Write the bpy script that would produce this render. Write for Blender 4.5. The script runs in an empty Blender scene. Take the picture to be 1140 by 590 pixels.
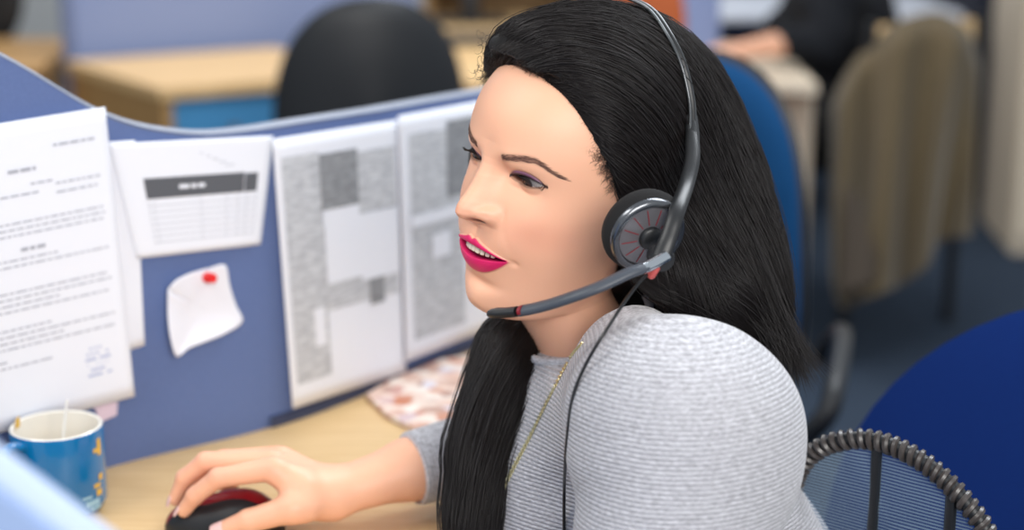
import bpy, bmesh, math, random
import numpy as np
from mathutils import Vector, Matrix
sc = bpy.context.scene
C = bpy.context.collection
random.seed(7); rng = np.random.default_rng(7)
PI = math.pi
# ------------------------------------------------------------------ camera
CAM_Z = 1.35; PITCH = math.radians(14.5); FPX = 1900.0
cd = bpy.data.cameras.new('camera'); cam = bpy.data.objects.new('camera', cd); C.objects.link(cam)
cam.location = (0, 0, CAM_Z); cam.rotation_euler = (PI/2-PITCH, 0, 0)
cd.sensor_width = 36; cd.lens = FPX*36/1140; cd.clip_start = .05; cd.clip_end = 60
cd.dof.use_dof = True; cd.dof.focus_distance = 1.335; cd.dof.aperture_fstop = 2.7
sc.camera = cam
# ------------------------------------------------------------------ light
w = bpy.data.worlds.new('room_light'); sc.world = w; w.use_nodes = True
w.node_tree.nodes['Background'].inputs[0].default_value = (.86, .93, 1.0, 1)
w.node_tree.nodes['Background'].inputs[1].default_value = .64
def area(name, loc, target, sx, sy, power, col):
    l = bpy.data.lights.new(name, 'AREA'); l.shape = 'RECTANGLE'; l.size = sx; l.size_y = sy; l.energy = power; l.color = col
    o = bpy.data.objects.new(name, l); C.objects.link(o); o.location = loc
    o.rotation_euler = (Vector(target)-Vector(loc)).to_track_quat('-Z', 'Y').to_euler()
    return o
area('window_light', (.75, -1.25, 2.05), (0.1, 1.4, 1.0), 1.8, 1.4, 74, (1, .97, .93))
area('ceiling_light_left', (-1.3, .9, 2.65), (-.2, 1.6, .9), 1.2, .6, 17, (1, .98, .95))
area('ceiling_light_back', (.9, 2.5, 2.65), (.5, 1.9, .8), 1.4, .9, 44, (.9, .95, 1))
area('ceiling_light_far', (-.5, 4.6, 2.65), (-.5, 4.6, 0), 2.4, 1.2, 45, (1, .97, .92))
sc.view_settings.view_transform = 'Standard'; sc.view_settings.look = 'None'
sc.view_settings.gamma = 1; sc.view_settings.use_curve_mapping = False
sc.view_settings.exposure = 0.0
# ------------------------------------------------------------------ placing helpers
FW = np.array([0, math.cos(PITCH), -math.sin(PITCH)]); UP = np.array([0, math.sin(PITCH), math.cos(PITCH)]); RT = np.array([1., 0, 0])
def W(u, v, d):            # world point seen at photo pixel (u, v), d metres along the optical axis
    return np.array([0, 0, CAM_Z]) + d*(FW + (u-570)/FPX*RT + (295-v)/FPX*UP)
def WZ(u, v, z):           # world point at pixel (u, v) on the horizontal plane z
    r = FW + (u-570)/FPX*RT + (295-v)/FPX*UP
    return np.array([0, 0, CAM_Z]) + r*((z-CAM_Z)/r[2])
def WY(u, v, y):           # world point at pixel (u, v) on the vertical plane y
    r = FW + (u-570)/FPX*RT + (295-v)/FPX*UP
    return np.array([0, 0, CAM_Z]) + r*(y/r[1])
# ------------------------------------------------------------------ materials
def srgb(r, g, b):
    f = lambda c: (c/255/12.92) if c/255 <= .04045 else ((c/255+.055)/1.055)**2.4
    return (f(r), f(g), f(b), 1)
def mat(name, col, rough=.6, metal=0, spec=.5, noise=None, bump=None, coat=0, trans=0, alpha=None, sheen=0, sss=0, emit=None):
    m = bpy.data.materials.new(name); m.use_nodes = True; nt = m.node_tree; b = nt.nodes['Principled BSDF']
    b.inputs['Base Color'].default_value = col; b.inputs['Roughness'].default_value = rough; b.inputs['Metallic'].default_value = metal
    b.inputs['Specular IOR Level'].default_value = spec; b.inputs['Coat Weight'].default_value = coat
    b.inputs['Transmission Weight'].default_value = trans; b.inputs['Sheen Weight'].default_value = sheen
    if alpha is not None: b.inputs['Alpha'].default_value = alpha
    if sss: b.inputs['Subsurface Weight'].default_value = sss; b.inputs['Subsurface Radius'].default_value = (.010, .004, .002); b.inputs['Subsurface Scale'].default_value = 1
    if emit: b.inputs['Emission Color'].default_value = emit[0]; b.inputs['Emission Strength'].default_value = emit[1]
    tc = nt.nodes.new('ShaderNodeTexCoord')
    if noise:              # (scale, amount, second colour, stretch xyz)
        s, amt, c2, st = noise
        mp = nt.nodes.new('ShaderNodeMapping'); mp.inputs['Scale'].default_value = st; nt.links.new(tc.outputs['Object'], mp.inputs[0])
        n = nt.nodes.new('ShaderNodeTexNoise'); n.inputs['Scale'].default_value = s; n.inputs['Detail'].default_value = 5; nt.links.new(mp.outputs[0], n.inputs[0])
        cr = nt.nodes.new('ShaderNodeMapRange'); cr.inputs[1].default_value = .35; cr.inputs[2].default_value = .65; cr.inputs[4].default_value = amt; nt.links.new(n.outputs[0], cr.inputs[0])
        mx = nt.nodes.new('ShaderNodeMix'); mx.data_type = 'RGBA'; mx.inputs[6].default_value = col; mx.inputs[7].default_value = c2
        nt.links.new(cr.outputs[0], mx.inputs[0]); nt.links.new(mx.outputs[2], b.inputs['Base Color'])
    if bump:               # (scale, strength, distance)
        n2 = nt.nodes.new('ShaderNodeTexNoise'); n2.inputs['Scale'].default_value = bump[0]; n2.inputs['Detail'].default_value = 3; nt.links.new(tc.outputs['Object'], n2.inputs[0])
        bp = nt.nodes.new('ShaderNodeBump'); bp.inputs['Strength'].default_value = bump[1]; bp.inputs['Distance'].default_value = bump[2]
        nt.links.new(n2.outputs[0], bp.inputs['Height']); nt.links.new(bp.outputs[0], b.inputs['Normal'])
    return m
def vcol(m, attr='Col'):   # base colour from a colour attribute
    nt = m.node_tree; a = nt.nodes.new('ShaderNodeVertexColor'); a.layer_name = attr
    nt.links.new(a.outputs[0], nt.nodes['Principled BSDF'].inputs['Base Color']); return m
# ------------------------------------------------------------------ mesh helpers
def mesh(name, v, f, m=None, parent=None, smooth=True, attrs=None, mats=None, midx=None):
    v = np.asarray(v, dtype=np.float32).reshape(-1, 3)
    me = bpy.data.meshes.new(name)
    if isinstance(f, np.ndarray):
        k = f.shape[1]; me.vertices.add(len(v)); me.vertices.foreach_set('co', v.ravel())
        me.loops.add(f.size); me.loops.foreach_set('vertex_index', f.astype(np.int32).ravel())
        me.polygons.add(len(f)); me.polygons.foreach_set('loop_start', np.arange(0, f.size, k, dtype=np.int32))
        me.update(calc_edges=True); me.validate()
    else:
        me.from_pydata([tuple(map(float, p)) for p in v], [], [tuple(int(i) for i in q) for q in f]); me.update()
    for an, (kind, data) in (attrs or {}).items():
        if kind == 'COLOR':
            a = me.color_attributes.new(an, 'FLOAT_COLOR', 'POINT'); a.data.foreach_set('color', np.asarray(data, dtype=np.float32).ravel())
        else:
            a = me.attributes.new(an, 'FLOAT', 'POINT'); a.data.foreach_set('value', np.asarray(data, dtype=np.float32).ravel())
    for mm in (mats or [m]):
        if mm: me.materials.append(mm)
    if midx is not None: me.polygons.foreach_set('material_index', np.asarray(midx, dtype=np.int32))
    me.polygons.foreach_set('use_smooth', np.full(len(me.polygons), smooth))
    o = bpy.data.objects.new(name, me); C.objects.link(o)
    if parent: o.parent = parent
    return o
class MB:                  # collects simple shapes and links them as one mesh
    def __init__(s): s.v = []; s.f = []; s.n = 0; s.mi = []
    def add(s, v, f, mi=0):
        v = np.asarray(v, float); s.v.append(v); s.f += [tuple(int(i)+s.n for i in q) for q in f]; s.mi += [mi]*len(f); s.n += len(v); return s
    def box(s, c, size, bevel=.003, M=None, mi=0, seg=2):
        bm = bmesh.new(); bmesh.ops.create_cube(bm, size=1)
        bmesh.ops.scale(bm, vec=size, verts=bm.verts)
        if bevel: bmesh.ops.bevel(bm, geom=bm.edges[:], offset=min(bevel, min(size)*.45), segments=seg, affect='EDGES', profile=.5)
        bm.verts.index_update(); v = np.array([x.co[:] for x in bm.verts]); f = [[x.index for x in q.verts] for q in bm.faces]; bm.free()
        if M is not None: v = v@np.asarray(M).T
        return s.add(v+np.asarray(c), f, mi)
    def tube(s, path, r, seg=10, mi=0, cap=True, closed=False):
        v, f = tube(path, r, seg, cap, closed); return s.add(v, f, mi)
    def lathe(s, prof, c=(0, 0, 0), seg=40, M=None, mi=0):
        prof = np.asarray(prof, float); a = np.linspace(0, 2*PI, seg, endpoint=False)
        v = np.stack([np.outer(prof[:, 0], np.cos(a)), np.outer(prof[:, 0], np.sin(a)), np.repeat(prof[:, 1][:, None], seg, 1)], -1).reshape(-1, 3)
        f = [(i*seg+j, i*seg+(j+1) % seg, (i+1)*seg+(j+1) % seg, (i+1)*seg+j) for i in range(len(prof)-1) for j in range(seg)]
        if M is not None: v = v@np.asarray(M).T
        return s.add(v+np.asarray(c), f, mi)
    def grid(s, P, mi=0, flip=False):      # P: (a, b, 3)
        a, b = P.shape[:2]; f = [(i*b+j, i*b+j+1, (i+1)*b+j+1, (i+1)*b+j) for i in range(a-1) for j in range(b-1)]
        return s.add(P.reshape(-1, 3), [q[::-1] for q in f] if flip else f, mi)
    def build(s, name, m, parent=None, smooth=True, auto=True):
        o = mesh(name, np.concatenate(s.v), s.f, None, parent, smooth, mats=m if isinstance(m, list) else [m], midx=s.mi)
        if smooth and auto:
            bm = bmesh.new(); bm.from_mesh(o.data)
            for e in bm.edges:
                if len(e.link_faces) == 2 and e.calc_face_angle(0) > math.radians(50): e.smooth = False
            bm.to_mesh(o.data); bm.free()
        return o
def resample(path, n):
    path = np.asarray(path, float)
    k = len(path); P = np.vstack([2*path[0]-path[1], path, 2*path[-1]-path[-2]])
    t = np.linspace(0, k-1-1e-9, n); i = t.astype(int); u = (t-i)[:, None]
    p0, p1, p2, p3 = P[i], P[i+1], P[i+2], P[i+3]
    return .5*((2*p1)+(-p0+p2)*u+(2*p0-5*p1+4*p2-p3)*u**2+(-p0+3*p1-3*p2+p3)*u**3)
def frames(path, closed=False):
    n = len(path)
    if closed: t = np.roll(path, -1, 0)-np.roll(path, 1, 0)
    else: t = np.gradient(path, axis=0)
    t /= np.linalg.norm(t, axis=1)[:, None]+1e-12
    a = np.array([0, 0, 1.]) if abs(t[0][2]) < .9 else np.array([1., 0, 0])
    nn = np.zeros_like(path); x = np.cross(a, t[0]); x /= np.linalg.norm(x); nn[0] = x
    for i in range(1, n):
        x = nn[i-1]-t[i]*np.dot(nn[i-1], t[i]); nn[i] = x/(np.linalg.norm(x)+1e-12)
    return t, nn, np.cross(t, nn)
def tube(path, r, seg=10, cap=True, closed=False, flat=1.0):
    path = np.asarray(path, float); n = len(path); r = np.broadcast_to(np.asarray(r, float), (n,))
    t, x, y = frames(path, closed); a = np.linspace(0, 2*PI, seg, endpoint=False)
    v = (path[:, None]+r[:, None, None]*(np.cos(a)[None, :, None]*x[:, None]+flat*np.sin(a)[None, :, None]*y[:, None])).reshape(-1, 3)
    m = n if closed else n-1
    f = [(i*seg+j, i*seg+(j+1) % seg, ((i+1) % n)*seg+(j+1) % seg, ((i+1) % n)*seg+j) for i in range(m) for j in range(seg)]
    if cap and not closed: f += [tuple(range(seg-1, -1, -1)), tuple((n-1)*seg+j for j in range(seg))]
    return v, f
def empty(name, loc=(0, 0, 0), rz=0):
    o = bpy.data.objects.new(name, None); C.objects.link(o); o.location = tuple(map(float, loc)); o.rotation_euler = (0, 0, rz); o.empty_display_size = .05; return o
def tag(o, label, cat, group=None, kind=None):
    o['label'] = label; o['category'] = cat
    if group: o['group'] = group
    if kind: o['kind'] = kind
    return o
def struct(o): o['kind'] = 'structure'; return o
# ------------------------------------------------------------------ implicit surfaces
import openvdb as vdb
def cone(P, a, b, ra, rb):   # signed distance to a tapered capsule
    a = np.asarray(a, float); b = np.asarray(b, float); ab = b-a
    h = np.clip(((P-a)@ab)/(ab@ab), 0, 1)
    return np.linalg.norm(P-a-h[..., None]*ab, axis=-1)-(ra+(rb-ra)*h)
def ell(P, c, r, R=None):    # approx. distance to an ellipsoid
    q = P-np.asarray(c, float)
    if R is not None: q = q@R
    r = np.asarray(r, float); k0 = np.linalg.norm(q/r, axis=-1); k1 = np.linalg.norm(q/r**2, axis=-1)
    return k0*(k0-1)/(k1+1e-9)
def smin(a, b, k):
    h = np.clip(.5+.5*(b-a)/k, 0, 1); return b*(1-h)+a*h-k*h*(1-h)
def isosurf(fn, lo, hi, h):
    lo = np.asarray(lo, float); n = np.ceil((np.asarray(hi)-lo)/h).astype(int)+1
    ax = [lo[i]+h*np.arange(n[i]) for i in range(3)]
    out = np.empty(n, np.float32)
    for i0 in range(0, n[0], 16):
        X, Y, Z = np.meshgrid(ax[0][i0:i0+16], ax[1], ax[2], indexing='ij'); out[i0:i0+16] = fn(np.stack([X, Y, Z], -1))
    out = np.clip(out, -4*h, 4*h)
    g = vdb.FloatGrid(float(4*h)); g.copyFromArray(out); p, q = g.convertToQuads(isovalue=0.0)
    return p*h+lo, np.asarray(q)[:, ::-1].astype(np.int64)
def smooth01(x, a, b): t = np.clip((x-a)/(b-a), 0, 1); return t*t*(3-2*t)
def eul(a, b, c):
    cx, cy, cz = (math.cos(math.radians(t)) for t in (a, b, c)); sx, sy, sz = (math.sin(math.radians(t)) for t in (a, b, c))
    return np.array([[cz, -sz, 0], [sz, cz, 0], [0, 0, 1]])@np.array([[cy, 0, sy], [0, 1, 0], [-sy, 0, cy]])@np.array([[1, 0, 0], [0, cx, -sx], [0, sx, cx]])
D_ = math.radians

# ================================================================== THE ROOM
m_carpet = mat('carpet', srgb(62, 74, 90), .95, spec=.1, noise=(220, .6, srgb(46, 56, 72), (1, 1, 1)), bump=(900, .6, .004))
mb = MB(); mb.box((0, 3.6, -.02), (9, 9.6, .04), 0); struct(mb.build('floor', m_carpet, smooth=False))
m_wall = mat('wall_paint', srgb(214, 216, 216), .9, noise=(3, .2, srgb(200, 204, 206), (1, 1, 1)))
mb = MB(); mb.box((0, 8.45, 1.35), (9, .1, 2.7), 0); struct(mb.build('wall_back', m_wall, smooth=False))
mb = MB(); mb.box((-4.45, 3.6, 1.35), (.1, 9.6, 2.7), 0); struct(mb.build('wall_left', m_wall, smooth=False))
mb = MB(); mb.box((0, 8.385, .05), (8.8, .02, .1), .004); struct(mb.build('baseboard_back', mat('baseboard_paint', srgb(150, 150, 152), .6), smooth=False))
m_cream = mat('cream_laminate', srgb(214, 200, 180), .55, noise=(5, .3, srgb(200, 184, 160), (1, 1, .3)))
m_wood = mat('maple_laminate', srgb(222, 188, 138), .42, noise=(14, .7, srgb(206, 168, 114), (1, 12, 1)))
m_wooddk = mat('oak_drawer', srgb(176, 138, 88), .5, noise=(14, .6, srgb(158, 120, 74), (10, 1, 1)))
m_blue = mat('divider_fabric', srgb(104, 122, 168), .95, spec=.1, noise=(500, .5, srgb(92, 108, 152), (1, 1, 1)), bump=(1400, .5, .001))
m_bluepale = mat('divider_fabric_pale', srgb(138, 152, 190), .95, spec=.1, noise=(500, .4, srgb(124, 138, 178), (1, 1, 1)))
m_trim = mat('grey_edge_trim', srgb(134, 142, 160), .45)
m_dark = mat('dark_plastic', srgb(26, 28, 32), .45); m_black = mat('black_fabric', srgb(24, 26, 31), .9, spec=.2)
m_steelg = mat('brushed_steel', srgb(120, 122, 126), .3, metal=.9)
# ---- desk with its worktop
DZ = .73
def poly_slab(pts, z0, z1, m, name, parent=None, bevel=.003):
    bm = bmesh.new(); vs = [bm.verts.new((x, y, z0)) for x, y in pts]; f = bm.faces.new(vs); r = bmesh.ops.extrude_face_region(bm, geom=[f])
    for v in [g for g in r['geom'] if isinstance(g, bmesh.types.BMVert)]: v.co.z = z1
    bmesh.ops.recalc_face_normals(bm, faces=bm.faces[:])
    if bevel: bmesh.ops.bevel(bm, geom=[e for e in bm.edges if abs(e.verts[0].co.z-e.verts[1].co.z) < 1e-6], offset=bevel, segments=2, affect='EDGES')
    me = bpy.data.meshes.new(name); bm.to_mesh(me); bm.free(); me.materials.append(m); o = bpy.data.objects.new(name, me); C.objects.link(o)
    if parent: o.parent = parent
    return o
# foot line of the curved partition, on the worktop
pl_px = [(-60, 585), (0, 562), (60, 541), (122, 520), (190, 503), (255, 488), (310, 473), (360, 456), (410, 436), (460, 416), (515, 393), (560, 374), (600, 356), (640, 338)]
foot = np.array([WZ(u, v, DZ) for u, v in pl_px])[:, :2]
foot = resample(np.c_[foot, np.zeros(len(foot))], 140)[:, :2]
for _ in range(12): foot[1:-1] = .5*foot[1:-1]+.25*(foot[:-2]+foot[2:])
top_px = [(-60, 34), (0, 62), (40, 84), (80, 110), (110, 128), (150, 143), (190, 150), (230, 153), (265, 150), (300, 145), (360, 135), (420, 126), (480, 115), (540, 105), (600, 94), (660, 82)]
tx = np.array([t[0] for t in top_px]); ty = np.array([t[1] for t in top_px])
def top_z(p):              # height where the rim passes over this foot point
    for z in np.linspace(.95, 1.30, 351):
        d = np.array([p[0], p[1], z-CAM_Z]); zc = d@FW; u = 570+FPX*d[0]/zc; v = 295-FPX*(d@UP)/zc
        if v <= np.interp(u, tx, ty): return z
    return 1.30
tz = np.array([top_z(p) for p in foot]); 
for _ in range(10): tz[1:-1] = .5*tz[1:-1]+.25*(tz[:-2]+tz[2:])
tg = np.gradient(foot, axis=0); tg /= np.linalg.norm(tg, axis=1)[:, None]; nm = np.c_[tg[:, 1], -tg[:, 0]]     # towards the camera side
TH = .030
part = empty('desk_partition', (float(foot[60, 0]), float(foot[60, 1]), DZ)); tag(part, 'curved blue fabric desk partition with grey rim, papers pinned on it', 'partition')
def ppar(o, p=part): o.parent = p; o.location = tuple(-np.array(p.location)); return o
ns = 24
ff = foot; fb = foot-nm*TH
rowsP = []
for s in np.linspace(0, 1, ns): rowsP.append(np.c_[ff, DZ+.0+(tz-DZ)*s])
for s in np.linspace(1, 0, ns): rowsP.append(np.c_[fb, DZ+.0+(tz-DZ)*s])
mb = MB(); mb.grid(np.array(rowsP)); ppar(mb.build('fabric_panel', m_blue))
rim = np.c_[foot-nm*TH/2, tz]; v_, f_ = tube(rim, .0155, 14, flat=.3); mb = MB(); mb.add(v_, f_)
v2 = np.array(v_); ppar(mb.build('rim', m_trim))
mb = MB(); mb.grid(np.array([np.c_[ff+nm*.004, DZ+.0+0*tz], np.c_[ff+nm*.004, DZ+.011+0*tz], np.c_[ff+nm*.0003, DZ+.012+0*tz]])[:, 62:, :]); ppar(mb.build('base_strip', mat('navy_strip', srgb(52, 62, 92), .6)))
def on_panel(t, h, off=.002):      # t: index along the foot, h: height above worktop
    i = int(np.clip(t, 0, len(foot)-2)); u = t-i; p = foot[i]*(1-u)+foot[i+1]*u; n_ = nm[i]*(1-u)+nm[i+1]*u
    return np.array([p[0]+n_[0]*off, p[1]+n_[1]*off, DZ+h])
def px_panel(u, v, off=.003):      # where the ray of pixel (u, v) meets the partition face
    r = FW + (u-570)/FPX*RT + (295-v)/FPX*UP; best = None
    q = foot+nm*off; k = q[:, 0]*r[1]-q[:, 1]*r[0]
    j = np.where(np.sign(k[:-1]) != np.sign(k[1:]))[0]
    if len(j) == 0: j = [len(q)-2 if u > 500 else 0]
    i = j[0]; s_ = k[i]/(k[i]-k[i+1]+1e-12); p = q[i]*(1-s_)+q[i+1]*s_; t = (p@r[:2])/(r[:2]@r[:2]); return np.array([0, 0, CAM_Z])+r*t
# worktop follows the partition and runs under the hand
edge = foot[::6]+nm[::6]*-.01
desk = empty('desk', (-.2, 1.3, 0)); tag(desk, 'light maple desk under the mouse, mug and leaflet', 'desk')
def dpar(o, d=desk): o.parent = d; o.location = tuple(-np.array(d.location)); return o
near = [(.02, 1.62), (-.06, 1.34), (-.16, 1.22), (-.30, 1.12), (-.62, 1.02)]
dpar(poly_slab([tuple(p) for p in edge]+[(.07, 1.98), (.075, 1.80)]+near, DZ-.028, DZ, m_wood, 'worktop'))
for x_, y_ in ((-.52, 1.10), (.02, 1.78), (.02, 1.93), (-.45, 1.50)):
    mb = MB(); mb.tube([(x_, y_, .0), (x_, y_, DZ-.028)], .022, 16); mb.lathe([(0, 0), (.03, 0), (.03, .012), (.022, .016)], c=(x_, y_, 0), seg=20); dpar(mb.build('leg', m_steelg))
# ---- sheets of paper pinned on the partition
m_paper = mat('white_paper', srgb(236, 238, 246), .8, spec=.2); m_ink = mat('grey_ink', srgb(172, 174, 184), .9); m_inkd = mat('dark_ink', srgb(92, 94, 100), .9); m_inkl = mat('pale_ink', srgb(196, 198, 206), .9)
def sheet(name, q, off, lab, cat='paper', m=m_paper, curl=None, grp=None):
    # q: four photo corners TL, TR, BR, BL -> bilinear patch lying on the partition face
    q = np.array(q, float); n_ = 22
    def P(a, b, o=0):      # a across, b down
        uv = (q[0]*(1-a)+q[1]*a)*(1-b)+(q[3]*(1-a)+q[2]*a)*b
        c = curl(a, b) if curl else 0
        return px_panel(uv[0], uv[1], off+c+o)
    G_ = np.array([[P(a, b) for a in np.linspace(0, 1, n_)] for b in np.linspace(0, 1, n_)])
    mb = MB(); mb.grid(G_); root = empty(name, G_[0, n_//2]); tag(root, lab, cat, grp)
    o = mb.build('sheet', m, root); o.location = tuple(-np.array(root.location)); so = o.modifiers.new('s', 'SOLIDIFY'); so.thickness = .0004; so.offset = 0
    return root, P
def ink(root, P, rects, m, name='printing', o=.0007):
    mb = MB()
    for (a0, b0, a1, b1) in rects:
        na = max(2, int((a1-a0)*16)+1); mb.grid(np.array([[P(a, b, o) for a in np.linspace(a0, a1, na)] for b in (b0, b1)]))
    ob = mb.build(name, m, root); ob.location = tuple(-np.array(root.location)); return ob
def words(a0, a1, b, h, seed, full=True):
    r = random.Random(seed); x = a0; out = []
    while x < a1-.02:
        w_ = r.uniform(.02, .075); out.append((x, b-h/2, min(x+w_, a1), b+h/2)); x += w_+.012
        if not full and r.random() < .12: break
    return out
# sheet behind the two left documents
r0, P0_ = sheet('pinned_paper', [(121, 158), (150, 156), (161, 384), (140, 391)], .0022, 'narrow strip of white paper showing behind the letter and the timetable')
r1, P1_ = sheet('pinned_letter', [(-42, 144), (117, 119), (150, 441), (-30, 490)], .0060, 'large white typed letter pinned on the far left of the blue partition', curl=lambda a, b: .006*a**3*b)
R_ = words(.62, .93, .10, .008, 1)+words(.30, .50, .165, .012, 2)+words(.45, .62, .215, .006, 3)+words(.62, .92, .228, .006, 4)+words(.24, .50, .245, .006, 5)+words(.62, .90, .258, .006, 6)
for k, b in enumerate([.335, .355, .375, .455, .475, .56, .58, .60, .62, .68, .70, .72, .74, .78, .80]): R_ += words(.08, .93 if k % 4 != 3 else .6, b, .005, 10+k, k % 5 < 3)
R_ += words(.36, .54, .425, .012, 50)
ink(r1, P1_, R_, m_ink)
ink(r1, P1_, [(.72+.03*i+.01*(j % 2), .80+.018*j, .735+.03*i+.012*(j % 3), .807+.018*j) for i in range(5) for j in range(6) if (i*7+j*3) % 4], mat('blue_pen', srgb(178, 186, 216), .8), 'handwriting')
r2, P2_ = sheet('pinned_timetable', [(121, 160), (304, 151), (290, 272), (152, 288)], .0038, 'white timetable sheet with a dark header row, pinned beside the letter', curl=lambda a, b: .005*(1-a)*b*0+.003*math.sin(3*a))
def QT(u, v, q=((121, 160), (304, 151), (290, 272), (152, 288))): return u, v
ink(r2, P2_, [(.17, .32, .84, .50)], m_inkd, 'header_row'); ink(r2, P2_, [(.845, .33, .93, .50)], m_inkd, 'header_cell')
ink(r2, P2_, [(.17, .56+.053*k, .93, .562+.053*k+.006) for k in range(7)]+[(x, .50, x+.004, .90) for x in (.17, .21, .54, .72, .80, .86, .93)], m_inkl, 'grid_lines')
ink(r2, P2_, words(.40, .60, .41, .035, 70), m_paper, 'header_writing', .0011)
ink(r2, P2_, [(.55+.04*i, .12+.03*i, .57+.05*i, .13+.03*i) for i in range(5)], m_inkl, 'pencil_note')
r3, P3_ = sheet('pinned_floor_chart', [(303, 155), (444, 133), (452, 413), (326, 455)], .0042, 'tall photocopied chart of grey blocks pinned right of the sticky note', curl=lambda a, b: .004*(1-a)*b)
m_tex = mat('photocopy_grey', srgb(176, 178, 184), .85, noise=(70, .9, srgb(214, 216, 220), (1, 1, 4))); m_texd = mat('photocopy_dark', srgb(128, 130, 134), .85, noise=(90, .8, srgb(160, 162, 166), (1, 1, 3)))
def blk(root, P, rr, m, name, o=.0007):
    mb = MB()
    for (a0, b0, a1, b1) in rr: mb.grid(np.array([[P(a, b, o) for a in np.linspace(a0, a1, 7)] for b in np.linspace(b0, b1, 7)]))
    ob = mb.build(name, m, root); ob.location = tuple(-np.array(root.location)); return ob
blk(r3, P3_, [(.06, .075, .36, .92), (.36, .36, .50, .56), (.36, .56, .96, .68), (.66, .10, .96, .34)], m_tex, 'grey_columns'); blk(r3, P3_, [(.36, .085, .66, .30), (.72, .60, .84, .70)], m_texd, 'dark_blocks', .0012)
blk(r3, P3_, [(.37, .30, .66, .58), (.66, .345, .97, .60), (.24, .66, .33, .80)], m_paper, 'blank_blocks', .0010)
r4, P4_ = sheet('pinned_floor_chart', [(443, 129), (560, 108), (560, 360), (452, 403)], .0055, 'photocopied chart of grey blocks pinned beside her mouth, furthest right', curl=lambda a, b: .001)
blk(r4, P4_, [(.10, .085, .34, .93), (.34, .09, .62, .93)], m_tex, 'grey_columns'); blk(r4, P4_, [(.46, .06, .98, .38)], m_texd, 'dark_blocks', .0012); blk(r4, P4_, [(.10, .42, .98, .47), (.30, .52, .48, .62)], m_paper, 'blank_blocks', .0016)
r5, P5_ = sheet('pink_slip', [(104, 452), (131, 447), (130, 462), (112, 470)], .0030, 'small pale pink slip peeping out below the letter', m=mat('pink_paper', srgb(226, 206, 222), .8))
# sticky note with curled lower corners
def note_curl(a, b): return .004+.022*max(0, b-.35)**1.6*(1-.3*a)+.010*(1-a)**2*b
root6, P6_ = sheet('sticky_note', [(205, 306), (252, 295), (270, 358), (190, 396)], .002, 'small curling white note held by a red push pin', cat='note', m=mat('note_paper', srgb(232, 232, 240), .8))
bpy.data.objects.remove(root6.children[0])
NQ = np.array([(187, 322), (196, 312), (212, 304), (234, 298), (251, 295), (256, 318), (263, 340), (270, 358), (250, 372), (228, 381), (210, 388), (197, 397), (190, 376), (187, 350)], float)
cc_ = NQ.mean(0); mb = MB(); rings = []
NQs = resample(np.c_[np.vstack([NQ, NQ[:1]]), np.zeros(15)], 57)[:-1, :2]
for s in np.linspace(.001, 1, 14): rings.append([px_panel(*(cc_+(p-cc_)*s), .004+.010*(s**2)*(smooth01(p[1], 330, 397)+smooth01(-p[0], -215, -187)*.7)) for p in NQs])
Rg = np.array(rings); Rg = np.concatenate([Rg, Rg[:, :1]], 1); mb.grid(Rg); o = mb.build('sheet', bpy.data.materials['note_paper'], root6); o.location = tuple(-np.array(root6.location)); so = o.modifiers.new('s', 'SOLIDIFY'); so.thickness = .0004
mb = MB()
for k in range(7):
    y_ = 318+k*9; xs = np.linspace(206+k*.5, 246+k*1.6, 8); mb.grid(np.array([[px_panel(x_, y_+dy-.22*(x_-206), .0068+.010*smooth01(y_, 330, 397)) for x_ in xs] for dy in (0, .9)]))
pin = empty('push_pin', px_panel(231, 309, .006)); tag(pin, 'red plastic push pin stuck through the small white note', 'push pin')
pn = np.array([*nm[int(len(foot)*.32)], .15]); pn /= np.linalg.norm(pn); a_ = np.cross([0, 0, 1], pn); a_ /= np.linalg.norm(a_); PM = np.stack([a_, np.cross(pn, a_), pn], 1)
m_pin = mat('red_plastic', srgb(226, 38, 40), .3)
mb = MB(); mb.lathe([(0, 0), (.0056, 0), (.0056, .0015), (.0032, .0030), (.0030, .0085), (.0046, .0100), (.0050, .0118), (.0, .0122)], M=PM, seg=24); mb.build('pin_head', m_pin, pin)
mb = MB(); mb.tube([(0, 0, 0), tuple(-pn*.008)], .0005, 8); mb.build('needle', m_steelg, pin)
# ---- foreground divider, far out of focus in the lower left corner
fd = empty('near_divider', (-.36, .86, 0)); tag(fd, 'pale blue divider edge, out of focus in the bottom left corner', 'partition')
e0 = W(-30, 528, .80); e1 = W(104, 630, .80); e0b = W(-30, 505, .80)+np.array([-.35, -.1, 0])
mb = MB(); dr = e1-e0; L_ = np.linalg.norm(dr); t_ = dr/L_
pts = [e0-t_*.4, e0, e1, e1+t_*.25]
quad = np.array([pts[0], pts[-1], pts[-1]*[1, 1, 0]+[0, 0, .4], pts[0]*[1, 1, 0]+[0, 0, .4]]); n_ = np.cross(quad[1]-quad[0], [0, 0, 1.]); n_ /= np.linalg.norm(n_); 
bk = quad+n_*(-.03); mb.add(np.vstack([quad, bk]), [(0, 1, 2, 3), (7, 6, 5, 4), (0, 4, 5, 1), (1, 5, 6, 2), (2, 6, 7, 3), (3, 7, 4, 0)])
o = mb.build('panel', mat('divider_pale_blue', srgb(150, 172, 212), .9), fd, smooth=False); o.location = tuple(-np.array(fd.location))
mb = MB(); v_, f_ = tube([pts[0]-n_*.015, pts[-1]-n_*.015], .010, 12); mb.add(v_, f_); o = mb.build('rim', mat('pale_trim', srgb(176, 192, 222), .5), fd); o.location = tuple(-np.array(fd.location))
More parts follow.
